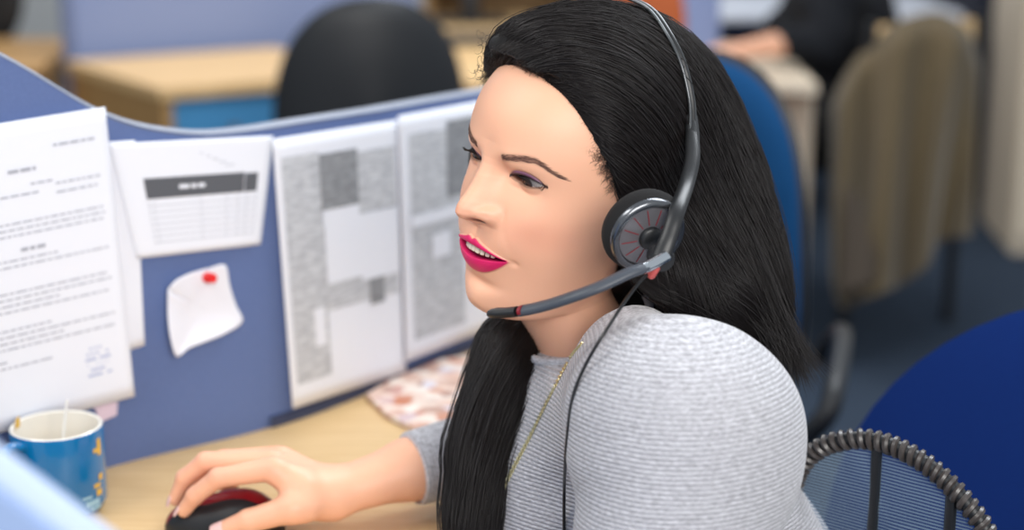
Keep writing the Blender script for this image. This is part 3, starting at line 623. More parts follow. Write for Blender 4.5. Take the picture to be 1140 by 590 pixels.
axr = (cuffp-elbow)/np.linalg.norm(cuffp-elbow); rr_ = (sv-elbow)@axr; wR = (cone(sv, elbow, cuffp, .045, .036) < .006)*1.0
dv = axl*.6-BR[:, 2]*.4; dv /= np.linalg.norm(dv); rib = ((sv-shL)@dv+.10*(sv[:, 0]-.1)**2*10)*(1-wR)+rr_*wR
m_sw = mat('ribbed_knit', srgb(196, 196, 203), .9, spec=.15, sheen=.3)
nt = m_sw.node_tree; b_ = nt.nodes['Principled BSDF']; at = nt.nodes.new('ShaderNodeAttribute'); at.attribute_name = 'rib'
tc = nt.nodes.new('ShaderNodeTexCoord'); n1 = nt.nodes.new('ShaderNodeTexNoise'); n1.inputs['Scale'].default_value = 30; n1.inputs['Detail'].default_value = 3; nt.links.new(tc.outputs['Object'], n1.inputs[0])
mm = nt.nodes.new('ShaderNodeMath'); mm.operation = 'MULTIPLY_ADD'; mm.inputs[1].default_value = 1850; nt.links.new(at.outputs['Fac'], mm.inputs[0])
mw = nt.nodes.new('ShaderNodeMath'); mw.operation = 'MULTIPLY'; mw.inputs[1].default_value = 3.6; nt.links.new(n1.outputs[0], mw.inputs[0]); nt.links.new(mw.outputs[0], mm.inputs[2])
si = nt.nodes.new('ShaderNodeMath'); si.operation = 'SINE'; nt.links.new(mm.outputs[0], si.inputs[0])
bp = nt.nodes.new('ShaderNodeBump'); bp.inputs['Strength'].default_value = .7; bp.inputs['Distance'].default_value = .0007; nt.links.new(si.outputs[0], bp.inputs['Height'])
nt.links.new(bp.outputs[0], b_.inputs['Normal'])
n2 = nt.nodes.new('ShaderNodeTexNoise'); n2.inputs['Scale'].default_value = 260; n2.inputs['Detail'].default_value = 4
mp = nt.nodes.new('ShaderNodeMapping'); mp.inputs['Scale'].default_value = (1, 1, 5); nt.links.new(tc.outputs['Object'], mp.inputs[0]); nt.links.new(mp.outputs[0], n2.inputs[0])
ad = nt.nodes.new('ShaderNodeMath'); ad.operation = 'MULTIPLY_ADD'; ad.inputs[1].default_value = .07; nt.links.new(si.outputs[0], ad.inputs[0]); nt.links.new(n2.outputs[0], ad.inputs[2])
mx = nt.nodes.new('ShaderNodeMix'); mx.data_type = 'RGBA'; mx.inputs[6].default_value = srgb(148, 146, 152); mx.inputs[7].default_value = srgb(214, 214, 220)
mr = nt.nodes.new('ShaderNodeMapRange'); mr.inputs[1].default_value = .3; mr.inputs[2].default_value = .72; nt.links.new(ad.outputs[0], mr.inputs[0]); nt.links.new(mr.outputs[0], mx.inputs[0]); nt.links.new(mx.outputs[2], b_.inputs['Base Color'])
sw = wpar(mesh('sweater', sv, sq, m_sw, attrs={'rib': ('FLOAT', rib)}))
def trousers(P):
    d = cone(P, waist*.35+pelvis*.65, pelvis, .108, .118)
    for k_, f_, s in ((kneeL, footL, 1), (kneeR, footR, -1)):
        hp = pelvis+BR[:, 0]*.075*s; d = smin(d, cone(P, hp, k_, .088, .062), .03); d = smin(d, cone(P, k_, f_, .060, .042), .02)
    return d
tv_, tq_ = isosurf(trousers, (-.17, 1.14, .05), (.50, 1.66, .76), .009)
wpar(mesh('trousers', tv_, tq_, mat('dark_trousers', srgb(34, 36, 44), .8)))
def shoes(P):
    d = None
    for f_ in (footL, footR):
        c = np.minimum(cone(P, f_+[0, 0, -.03], f_+[-.13, 0, -.055], .045, .034), cone(P, f_+[0, 0, .0], f_+[0, 0, -.04], .046, .044)); d = c if d is None else np.minimum(d, c)
    return np.maximum(d, .002-P[..., 2])
tv_, tq_ = isosurf(shoes, (-.20, 1.20, -.01), (.09, 1.60, .16), .006)
m_shoe = mat('black_shoe', srgb(20, 20, 22), .4)
for f_ in (footL, footR):
    k_ = np.linalg.norm(tv_-f_, axis=1) < .25; side = np.abs(tv_[:, 1]-f_[1]) < .1; fk = side[tq_].all(1); ix = np.cumsum(side)-1
    wpar(mesh('shoe', tv_[side], ix[tq_[fk]], m_shoe))
# ---- ray helper: first hit of a distance field through a photo pixel
def hit(fn, uv, d0=1.0, d1=1.8, n=160):
    uv = np.asarray(uv, float); dr = FW+((uv[:, 0]-570)/FPX)[:, None]*RT+((295-uv[:, 1])/FPX)[:, None]*UP
    ds = np.linspace(d0, d1, n); P = np.array([0, 0, CAM_Z])+ds[None, :, None]*dr[:, None]
    s = fn(P); neg = s < 0; first = np.where(neg.any(1), neg.argmax(1), s.argmin(1)); i0 = np.clip(first-1, 0, n-2); r = np.arange(len(uv))
    a, b = s[r, i0], s[r, i0+1]; t = np.where(neg.any(1), np.clip(a/(a-b+1e-12), 0, 1), 0); dd = np.where(neg.any(1), ds[i0]+t*(ds[1]-ds[0]), ds[first])
    return np.array([0, 0, CAM_Z])+dd[:, None]*dr
def grad(fn, P, e=.002):
    g = np.stack([fn(P+np.eye(3)[k]*e)-fn(P-np.eye(3)[k]*e) for k in range(3)], -1); return g/(np.linalg.norm(g, axis=-1, keepdims=True)+1e-9)
# collar band
ca = np.linspace(0, 2*PI, 61)[:-1]; cp = []
for a in ca:
    dr = np.array([math.sin(a), -math.cos(a), 0])
    s_ = np.linspace(0, .12, 60)
    base = np.array([0, .010, 0]); q = base+dr*(.0540+.003*abs(math.sin(a))); q[2] = -.118+.34*q[1]; cp.append(B(q))
mb = MB(); v_, f_ = tube(np.array(cp), .0036, 12, closed=True, flat=1.0); mb.add(v_, f_)
col_o = wpar(mb.build('collar', m_sw))
# ---- hair: a soft volume with strands laid over it
def L2(P): return (P-HT)@HR
NEARFALL = [W(742,120,1.46), W(783,215,1.44), W(812,310,1.41), W(838,372,1.40)]
def hair_sdf(P):
    q = L2(P)
    d = ell(q, (0, .015, .062), (.0905, .1160, .1020))
    d = smin(d, ell(q, (0, .048, .020), (.082, .080, .105)), .03)
    d = smin(d, ell(q, (-.010, -.050, .112), (.060, .036, .034)), .014)
    # keep the face free: hair only behind the hairline
    f = -q[..., 1]; ax = np.abs(q[..., 0]); z = q[..., 2]
    line = np.interp(z, HLZ, HLF)
    d = np.maximum(d, (f-line)*.8)
    # mass behind the ear, down to the shoulder and back
    n = cone(P, NEARFALL[0], NEARFALL[1], .058, .056)
    n = smin(n, cone(P, NEARFALL[1], NEARFALL[2], .056, .050), .02); n = smin(n, cone(P, NEARFALL[2], NEARFALL[3], .050, .032), .02)
    n = smin(n, cone(P, W(745,300,1.38), W(800,335,1.37), .036, .028), .03)
    d = smin(d, n, .03)
    n = cone(P, H([-.02, .085, .02]), B([-.03, .12, -.20]), .07, .05); d = smin(d, n, .03)
    return d
def lock_sdf(P):
    pts = [W(640,250,1.50), W(590,335,1.50), W(567,395,1.468), W(545,480,1.435), W(527,575,1.41), W(522,650,1.40)]; r = [.035, .030, .030, .0285, .0235, .012]
    d = None
    for a, b, ra, rb in zip(pts, pts[1:], r, r[1:]):
        c = cone(P, a, b, ra, rb); d = c if d is None else smin(d, c, .015)
    return d
def allhair(P): return np.minimum(hair_sdf(P), lock_sdf(P))
hvv, hqq = isosurf(lambda P: np.maximum(hair_sdf(P)+.0026, (-L2(P)[..., 1]-np.interp(L2(P)[..., 2], HLZ, HLF)+.006)*.8)+.0010*np.sin(P[..., 0]*230+P[..., 2]*90)*np.sin(P[..., 1]*210), (-.16, 1.18, .78), (.40, 1.72, 1.27), .0035)
m_base = mat('hair_under', srgb(22, 18, 18), .55, spec=.3, noise=(60, .6, srgb(10, 8, 8), (1, 1, .12)))
wpar(mesh('hair', hvv, hqq, m_base))
hv2, hq2 = isosurf(lambda P: lock_sdf(P)+.003, (-.20, 1.30, .60), (.15, 1.65, 1.12), .003)
wpar(mesh('hair_lock', hv2, hq2, m_base))
m_hair = mat('hair_strand', srgb(25, 20, 20), .40, spec=.42)
def blend_guides(guides, n_k, m, spread):
    G_ = np.stack([resample(g, m) for g in guides])            # (g, m, 2)
    k = rng.random(n_k)*(len(guides)-1); t = k; i = np.clip(t.astype(int), 0, len(guides)-2); u = (t-i)[:, None, None]; u = u*u*(3-2*u)*.5+u*.5
    return G_[i]*(1-u)+G_[i+1]*u, k
def strands_to_mesh(name, S, r0, seg=3):
    n, m = S.shape[:2]; t = np.gradient(S, axis=1); t /= np.linalg.norm(t, axis=-1, keepdims=True)+1e-9
    a = np.array([.31, -.7, .64]); x = np.cross(t, a); x /= np.linalg.norm(x, axis=-1, keepdims=True)+1e-9; y = np.cross(t, x)
    prof = np.interp(np.linspace(0, 1, m), [0, .08, .75, 1], [.5, 1, .9, .15])
    r = (r0[:, None]*prof)[..., None, None]; ang = np.arange(seg)*2*PI/seg
    V = S[:, :, None]+r*(np.cos(ang)[None, None, :, None]*x[:, :, None]+np.sin(ang)[None, None, :, None]*y[:, :, None])
    b = (np.arange(n)*m*seg)[:, None, None]+(np.arange(m-1)*seg)[None, :, None]; j = np.arange(seg)[None, None]; j2 = (j+1) % seg
    F_ = np.stack([b+j, b+j2, b+seg+j2, b+seg+j], -1).reshape(-1, 4)
    return wpar(mesh(name, V.reshape(-1, 3), F_, m_hair))
def lift_strands(px, fn, d0, d1, off_mu, off_sd, m_fine, wav=.0015, fly=.06, root=None):
    n, m = px.shape[:2]
    P0 = hit(fn, px.reshape(-1, 2), d0, d1, 120).reshape(n, m, 3)
    for _ in range(3):                                          # smooth along the strand, then back to the surface
        P0[:, 1:-1] = .5*P0[:, 1:-1]+.25*(P0[:, :-2]+P0[:, 2:])
    for _ in range(2):
        g = grad(fn, P0.reshape(-1, 3)); s = fn(P0.reshape(-1, 3)); P0 = (P0.reshape(-1, 3)-g*np.clip(s, -.02, .02)[:, None]).reshape(n, m, 3)
        P0[:, 1:-1] = .5*P0[:, 1:-1]+.25*(P0[:, :-2]+P0[:, 2:])
    g = grad(fn, P0.reshape(-1, 3)).reshape(n, m, 3)
    tt = np.linspace(0, 1, m)[None]
    off = off_mu+off_sd*rng.random((n, 1))+(rng.random((n, 1)) < fly)*rng.random((n, 1))*.007*np.sin(tt*PI*rng.uniform(.5, 1, (n, 1)))
    lump = .0022*np.sin(P0[..., 0]*95+P0[..., 1]*70+1.3*np.sin(P0[..., 2]*60))*np.sin(tt*PI)
    P0 = P0+g*(off+lump)[..., None]*np.clip(tt*6+.25, 0, 1)[..., None]
    T_ = np.gradient(P0, axis=1); T_ /= np.linalg.norm(T_, axis=-1, keepdims=True)+1e-9; sd = np.cross(T_, g)
    ph = rng.random((n, 1))*6.28; am = wav*rng.normal(size=(n, 1)); P0 = P0+sd*(am*np.sin(tt*rng.uniform(2, 7, (n, 1))+ph))[..., None]
    out = np.empty((n, m_fine, 3))
    K = np.concatenate([2*P0[:, :1]-P0[:, 1:2], P0, 2*P0[:, -1:]-P0[:, -2:-1]], 1)
    t = np.linspace(0, m-1-1e-6, m_fine); i = t.astype(int); u = (t-i)[None, :, None]
    p0, p1, p2, p3 = K[:, i], K[:, i+1], K[:, i+2], K[:, i+3]
    return .5*((2*p1)+(-p0+p2)*u+(2*p0-5*p1+4*p2-p3)*u**2+(-p0+3*p1-3*p2+p3)*u**3)
def A(*p): return np.array(p, float)
g_top = [ # swept from the forehead over the crown and down behind the ear
 A((543,80),(545,52),(580,18),(645,-6),(715,14),(782,72),(826,150),(858,270),(890,395)),
 A((553,75),(565,46),(610,20),(680,16),(745,58),(796,128),(834,220),(860,310),(884,400)),
 A((570,72),(596,50),(645,38),(702,54),(750,96),(790,168),(820,250),(843,330),(865,392)),
 A((592,79),(628,66),(675,70),(716,98),(750,146),(779,208),(804,275),(829,335),(852,382)),
 A((618,100),(652,98),(692,120),(724,152),(750,198),(773,250),(796,300),(820,345),(838,376)),
 A((643,126),(670,135),(700,158),(726,188),(748,225),(768,268),(787,308),(806,345),(822,368)),
 A((660,150),(680,165),(702,186),(724,210),(745,240),(762,275),(779,308),(795,338),(806,362)),
 A((674,178),(688,192),(705,208),(723,226),(740,250),(755,280),(769,308),(782,334),(790,356)),
 A((687,206),(696,218),(708,232),(722,248),(736,268),(749,292),(760,312),(768,332),(775,350)),
]
S = []; R0 = []
px, k = blend_guides(g_top, 9500, 13, 0); px = px+rng.normal(size=(len(px), 1, 2))*A(1.5, 1.5)+rng.normal(size=(len(px), 1, 2))*np.linspace(0, 1, 13)[None, :, None]*A(13, 11)
S.append(lift_strands(px, hair_sdf, 1.15, 1.75, -.0022, .0050, 26, wav=.0026, fly=.10)); R0.append(rng.uniform(.00022, .00040, len(px)))
# shorter front pieces that start at other places on the sweep
px, k = blend_guides(g_top, 3500, 13, 0); cut = rng.uniform(.05, .5, len(px)); px = np.stack([resample(p[int(c*12):], 9) for p, c in zip(px, cut)]); px += rng.normal(size=(len(px), 1, 2))*3
S.append(lift_strands(px, hair_sdf, 1.15, 1.75, -.001, .0050, 20, wav=.003, fly=.12)); R0.append(rng.uniform(.0002, .00036, len(px)))
# under the cup, behind the jaw towards the back
g_low = [A((702,296),(712,312),(735,330),(760,342),(800,352),(838,372)), A((716,292),(735,305),(765,318),(800,335),(840,360),(872,392)), A((742,286),(765,295),(795,310),(830,330),(862,362),(890,402)), A((760,250),(785,275),(815,305),(845,335),(870,370),(896,412))]
px, k = blend_guides(g_low, 2200, 9, 0); px = px+rng.normal(size=(len(px), 1, 2))*3
S.append(lift_strands(px, hair_sdf, 1.15, 1.75, -.002, .0050, 18)); R0.append(rng.uniform(.00022, .0004, len(px)))
# loose ends hanging over the back of the shoulder
g_end = [A((838,250),(862,310),(880,360),(893,395),(902,415)), A((825,270),(850,330),(868,370),(880,400),(886,425)), A((805,290),(830,335),(850,365),(866,388),(874,408)), A((770,300),(800,328),(828,350),(852,368),(868,385))]
px, k = blend_guides(g_end, 900, 8, 0); px = px+rng.normal(size=(len(px), 1, 2))*3+rng.normal(size=(len(px), 1, 2))*np.linspace(0, 1, 8)[None, :, None]**2*A(14, 9)
Pm = W(0, 0, 0)*0; dd = 1.375+rng.normal(size=(len(px), 1))*.012+np.zeros((1, 8)); P0 = np.array([0, 0, CAM_Z])+dd[..., None]*(FW+((px[..., 0:1]-570)/FPX)*RT+((295-px[..., 1:2])/FPX)*UP)
S.append(np.stack([resample(p, 18) for p in P0])); R0.append(rng.uniform(.00015, .00028, len(px)))
# crown and back, seen only from the side
n = 1600; a0 = rng.uniform(-.5*PI, .75*PI, n); q0 = np.stack([.02*np.sin(a0), .02-.02*np.cos(a0), np.full(n, .165)], -1); T0 = []
for s in np.linspace(0, 1, 12): T0.append(H(np.stack([.115*np.sin(a0-.0)*min(1, s*2.2), .04+.13*abs(s)**.6-.10*np.cos(a0)*0, .16-.30*s**1.6+0*a0], -1)))
P0 = np.stack(T0, 1)
for _ in range(4):
    g = grad(hair_sdf, P0.reshape(-1, 3)); s_ = hair_sdf(P0.reshape(-1, 3)); P0 = (P0.reshape(-1, 3)-g*np.clip(s_-.001, -.05, .05)[:, None]).reshape(n, 12, 3); P0[:, 1:-1] = .5*P0[:, 1:-1]+.25*(P0[:, :-2]+P0[:, 2:])
S.append(np.stack([resample(p, 20) for p in P0])); R0.append(rng.uniform(.0003, .0005, n))
for s_, r_ in zip(S, R0): pass
def join_strands(name, S, R0):
    V = []; 
    for s_, r_ in zip(S, R0):
        V.append((s_, r_))
    mx_ = max(s_.shape[1] for s_ in S); out = []
    for s_, r_ in V:
        m = s_.shape[1]; t = np.linspace(0, m-1-1e-6, mx_); i = t.astype(int); u = (t-i)[None, :, None]; out.append(s_[:, i]*(1-u)+s_[:, np.clip(i+1, 0, m-1)]*u)
    return strands_to_mesh(name, np.concatenate(out), np.concatenate(R0))
join_strands('hair_strands', S, R0)
# front lock strands
g_lock = [A((600,330),(556,345),(528,385),(513,440),(500,510),(497,565),(503,640)), A((612,335),(575,362),(548,405),(530,460),(515,525),(510,585),(512,650)), A((622,340),(596,372),(572,415),(552,470),(535,530),(525,590),(522,650)), A((632,345),(608,385),(590,425),(568,480),(552,535),(543,590),(534,650))]
px, k = blend_guides(g_lock, 3600, 12, 0); px = px+rng.normal(size=(len(px), 1, 2))*1.5+rng.normal(size=(len(px), 1, 2))*np.linspace(0, 1, 12)[None, :, None]*A(5, 3)
S = [lift_strands(px, lock_sdf, 1.28, 1.62, -.001, .0045, 22, wav=.0022, fly=.08)]; R0 = [rng.uniform(.00022, .0004, len(px))]
join_strands('hair_lock_strands', S, R0)
# baby hairs and curls at the hairline
S = []
for _ in range(900):
    c = rng.random(); p = resample(A((542,84),(553,76),(571,74),(592,80),(620,103),(645,130),(662,154),(677,184),(689,212)), 60)[int(c*59)]
    an = np.interp(c, [0, .2, .6, 1], [2.4, 2.5, 2.9, 2.6])+rng.normal()*.5; L_ = rng.uniform(4, 17)
    S.append(np.stack([p+A(2, 0)+rng.normal(size=2)*2.5+L_*u*A(math.cos(an), -math.sin(an)*-.6)+A(0, L_*.5*u*u) for u in np.linspace(0, 1, 6)]))
px = np.array(S); P0 = hit(lambda P: np.minimum(ell(L2(P), (0, 0, .045), (.0775, .1015, .0905)), hair_sdf(P)), px.reshape(-1, 2), 1.2, 1.6).reshape(len(px), 6, 3); P0 += -FW*.002*np.linspace(.2, 1, 6)[None, :, None]
S1 = [P0]; R1_ = [np.full(len(P0), .00010)]
S = []
for _ in range(46):      # frizzy curls at the top of the forehead
    p = A(rng.uniform(536, 556), rng.uniform(36, 84)); rr0 = rng.uniform(2, 6); a0_ = rng.random()*6; tt = np.linspace(0, 1, 14)
    S.append(np.stack([p[0]-8*tt*rng.random()+rr0*np.cos(a0_+tt*5)*.7, p[1]+rr0*np.sin(a0_+tt*5)], -1))
px = np.array(S); P0 = hit(hair_sdf, px.reshape(-1, 2), 1.2, 1.6).reshape(len(px), 14, 3); dm = np.median(P0@FW*0+((P0-np.array([0, 0, CAM_Z]))@FW), axis=1)
P0 = np.array([0, 0, CAM_Z])+dm[:, None, None]*(FW+((px[..., 0:1]-570)/FPX)*RT+((295-px[..., 1:2])/FPX)*UP)+rng.normal(size=(len(px), 1, 3))*.003
S1.append(P0); R1_.append(np.full(len(P0), .00018)); join_strands('loose_hairs', S1, R1_)
# ---- necklace: small round beads lying on the sweater front
m_gold = mat('gold', srgb(232, 220, 172), .3, metal=.9)
px = resample(A((648,383),(634,400),(612,442),(590,486),(566,532),(546,578),(536,615)), 120)
seg_ = hit(sweater, px, 1.15, 1.7, 300); seg_ += -FW*.0012
mb = MB()
for i, p in enumerate(seg_):
    e = seg_[min(i+1, 119)]-seg_[max(i-1, 0)]; e /= np.linalg.norm(e)
    s_ = np.cross(e, FW); s_ /= np.linalg.norm(s_); q_ = np.cross(s_, e); 
    if i % 2: s_, q_ = q_, s_
    a = np.linspace(0, 2*PI, 9)[:-1]; mb.tube([p+e*.0019*math.cos(t)+s_*.0014*math.sin(t) for t in a], .00062, 5, closed=True)
v_, f_ = tube(seg_, .0005, 6); mb.add(v_, f_)
wpar(mb.build('necklace', m_gold))
# ================================================================== THE HEADSET
hs = empty('headset', H([0, 0, .18])); tag(hs, 'black call centre headset worn over her hair with a slate microphone boom', 'headset')
def hpar(o, p=None):
    if p is None: p = hs; o.parent = p; o.location = tuple(-np.array(hs.location))
    else: o.parent = p
    return o
m_blk = mat('headset_black', srgb(30, 31, 33), .38, bump=(600, .05, .0004)); m_slate = mat('boom_slate', srgb(68, 73, 82), .42, noise=(40, .5, srgb(52, 57, 66), (1, 1, 1)))
m_chr = mat('headset_chrome', srgb(200, 205, 210), .14, metal=1); m_foam = mat('foam_cushion', srgb(20, 19, 20), .95, bump=(900, .5, .0008)); m_red = mat('headset_red', srgb(128, 22, 34), .45); m_steel = mat('band_steel', srgb(96, 98, 100), .30, metal=.8)
CUP = W(719, 259, 1.288)
nrm = HR[:, 0]*.93+HR[:, 1]*.02-UP*.0; nrm = HR@np.array([.93, -.30, -.12]); nrm /= np.linalg.norm(nrm)
cx_ = np.cross([0, 0, 1], nrm); cx_ /= np.linalg.norm(cx_); cy_ = np.cross(nrm, cx_); CM = np.stack([cx_, cy_, nrm], 1)
mb = MB(); mb.lathe([(.010, -.014), (.027, -.014), (.0318, -.011), (.0332, -.006), (.0328, -.002), (.0300, .002), (.0, .002)], c=CUP, M=CM, seg=56); cu = hpar(mb.build('ear_cushion', m_foam))
mb = MB(); mb.lathe([(.0280, .000), (.0302, .0016), (.0302, .0052), (.0282, .0070), (.0252, .0070), (.0242, .0058), (.0242, .000)], c=CUP, M=CM, seg=56); hpar(mb.build('cup_ring', mat('gunmetal', srgb(110, 112, 116), .2, metal=.9)))
mb = MB(); mb.lathe([(.0244, .0040), (.0240, .0052), (.012, .0072), (.0095, .0076), (.0, .0076)], c=CUP, M=CM, seg=56); face_o = hpar(mb.build('cup_face', mat('cup_plastic', srgb(112, 110, 114), .32, metal=.5)))
mb = MB(); mb.lathe([(.0092, .0060), (.0092, .0100), (.0078, .0116), (.0, .0116)], c=CUP, M=CM, seg=32); hpar(mb.build('cup_hub', m_blk))
mb = MB()
for k in range(12):
    a = k*2*PI/12+.2; p0 = CUP+CM@np.array([.0105*math.cos(a), .0105*math.sin(a), .0076]); p1 = CUP+CM@np.array([.0225*math.cos(a), .0225*math.sin(a), .0056]); mb.tube([p0, (p0+p1)/2+nrm*.0003, p1], .00036, 5)
hpar(mb.build('spoke_slots', m_red))
def over(u, v, d, gap):
    h_ = hit(hair_sdf, [(u, v)], 1.1, 1.7, 200)[0]; dh = (h_-[0, 0, CAM_Z])@FW
    return W(u, v, min(d, dh-gap))
yk = resample([over(770,146,1.335,.006), over(771,176,1.318,.006), over(764,206,1.300,.006), W(754,234,1.272), W(745,262,1.264), W(736,286,1.262)], 36)
v_, f_ = tube(yk, np.interp(np.linspace(0, 1, 36), [0, .1, .8, 1], [.0048, .0058, .0066, .0074]), 16, flat=.62); mb = MB(); mb.add(v_, f_); hpar(mb.build('slider_arm', m_blk))
mb = MB(); mb.lathe([(0, -.008), (.0085, -.008), (.0095, -.005), (.0095, .004), (.0080, .0065), (0, .0065)], c=W(736,287,1.268), M=CM, seg=28); hpar(mb.build('boom_pivot', m_blk))
bp_ = [over(771,148,1.335,.005)]
for u_, v_ in ((768,110), (758,68), (742,36), (724,12)):
    h_ = hit(hair_sdf, [(u_-3, v_+3)], 1.1, 1.75, 200); bp_.append((h_+grad(hair_sdf, h_)*.0045)[0])
lc = [(p-HT)@HR for p in bp_]; yt = lc[-1][1]; top = []
for x_ in (.035, .012, -.012, -.035):
    q_ = H([[x_, yt, .19]])
    for _ in range(6): q_ = q_-grad(hair_sdf, q_)*hair_sdf(q_)[:, None]
    top.append((q_+grad(hair_sdf, q_)*.0045)[0])
top = [t_ for t_ in top if (t_-HT)@HR[:, 0] < lc[-1][0]-.012]
band = resample(bp_+top+[H(l*[-1, 1, 1]) for l in lc[::-1]]+[H([-.102, .005, .02])], 110)

mb = MB()
for s in (-1, 1): v_, f_ = tube(band+s*.0026*HR[:, 1], .0014, 8); mb.add(v_, f_)
hpar(mb.build('headband', m_steel))
mb = MB(); v_, f_ = tube(band[::3], .0024, 10, flat=.30); mb.add(v_, f_); hpar(mb.build('band_strap', m_blk))
mb = MB(); v_, f_ = tube(resample([over(769,130,1.343,.004), over(771,150,1.334,.005), over(771,162,1.328,.006)], 10), .0056, 14, flat=.7); mb.add(v_, f_); hpar(mb.build('band_sleeve', m_blk))
mb = MB(); cR = H([-.100, .0, .0]); mR = HR@np.array([-1, 0, 0.]); a_ = np.cross([0, 0, 1], mR); a_ /= np.linalg.norm(a_); mb.lathe([(0, -.012), (.026, -.012), (.029, -.006), (.027, .002), (.02, .007), (0, .008)], c=cR, M=np.stack([a_, np.cross(mR, a_), mR], 1), seg=40); hpar(mb.build('ear_pad', m_foam))
boom = resample([W(742,285,1.258), W(722,296,1.252), W(700,304,1.246), W(668,319,1.242), W(636,331,1.246), W(604,341,1.258), W(574,347,1.270), W(545,349,1.284)], 60)
mb = MB(); v_, f_ = tube(boom[3:50], np.interp(np.linspace(0, 1, 47), [0, .25, 1], [.0050, .0064, .0058]), 16, flat=.62); mb.add(v_, f_); hpar(mb.build('microphone_boom', m_slate))
mb = MB(); v_, f_ = tube(boom[:12], .0058, 14, flat=.7); mb.add(v_, f_); hpar(mb.build('boom_hinge', m_chr))
mb = MB(); v_, f_ = tube(boom[50:], np.array([.0060]*6+[.0062, .0060, .0054, .0040]), 16, flat=.66); mb.add(v_, f_); tipo = hpar(mb.build('microphone_tip', m_blk))
mb = MB(); v_, f_ = tube(boom[48:50], .0062, 16, flat=.66); mb.add(v_, f_); hpar(mb.build('red_band', m_red))
mb = MB(); mb.box(W(726,301,1.262), (.009, .006, .012), .002, M=HR@eul(0, 20, 0)); hpar(mb.build('side_marker', mat('marker_red', srgb(190, 84, 80), .5)))
cab = resample([W(728,300,1.268), W(714,312,1.258), W(696,335,1.250), W(676,366,1.222), W(654,402,1.215), W(638,440,1.235), W(632,480,1.25), W(629,520,1.25), W(628,552,1.26), W(628,610,1.27)], 60)
hc_ = hit(sweater, np.stack([570+FPX*cab[:, 0]/((cab-[0, 0, CAM_Z])@FW), 295-FPX*((cab-[0, 0, CAM_Z])@UP)/((cab-[0, 0, CAM_Z])@FW)], 1), 1.1, 1.7, 200)
dz = (hc_-cab)@FW; wt_ = smooth01(np.arange(60)/60., .35, .5)[:, None]; cab = np.where(sweater(hc_)[:, None] < .01, cab*(1-wt_)+(hc_-FW*.0012)*wt_, cab)
dc_ = (cab-[0, 0, CAM_Z])@FW; dn_ = dc_.copy(); g_ = np.minimum.accumulate(dc_[::-1])[::-1]
for _ in range(60): dn_[1:-1] = np.minimum(.5*dn_[1:-1]+.25*(dn_[:-2]+dn_[2:]), dc_[1:-1])
cab = np.array([0, 0, CAM_Z])+(cab-[0, 0, CAM_Z])*(dn_/dc_)[:, None]
mb = MB(); v_, f_ = tube(cab, .0013, 8); mb.add(v_, f_); hpar(mb.build('cable', m_blk))
tag(woman, 'person with black hair in a grey ribbed sweater, headset on, hand on the mouse', 'person')
# ================================================================== BACKGROUND FURNITURE
m_chairblue = mat('blue_upholstery', srgb(18, 66, 110), .9, spec=.15, noise=(300, .4, srgb(12, 54, 94), (1, 1, 1)))
m_chairroyal = mat('royal_upholstery', srgb(12, 42, 104), .9, spec=.15, noise=(300, .4, srgb(12, 36, 96), (1, 1, 1)))
def pad(w_, h_, t_, n=3.0, seg=56, taper=0.):     # upholstered superellipse pad in the XZ plane
    a = np.linspace(0, 2*PI, seg, endpoint=False); c_, s_ = np.cos(a), np.sin(a)
    x = np.sign(c_)*np.abs(c_)**(2/n)*w_/2; z = np.sign(s_)*np.abs(s_)**(2/n)*h_/2; x = x*(1-taper*(z/h_+.5))
    prof = [(.0, .5), (.5, .5), (.82, .46), (.95, .30), (1., .0), (.95, -.30), (.82, -.46), (.5, -.5), (.0, -.5)]
    return np.array([np.stack([x*max(r, .001), np.full(seg, y*t_), z*max(r, .001)], -1) for r, y in prof])
def closed_grid(mb, P, mi=0): P2 = np.concatenate([P, P[:, :1]], 1); return mb.grid(P2, mi)
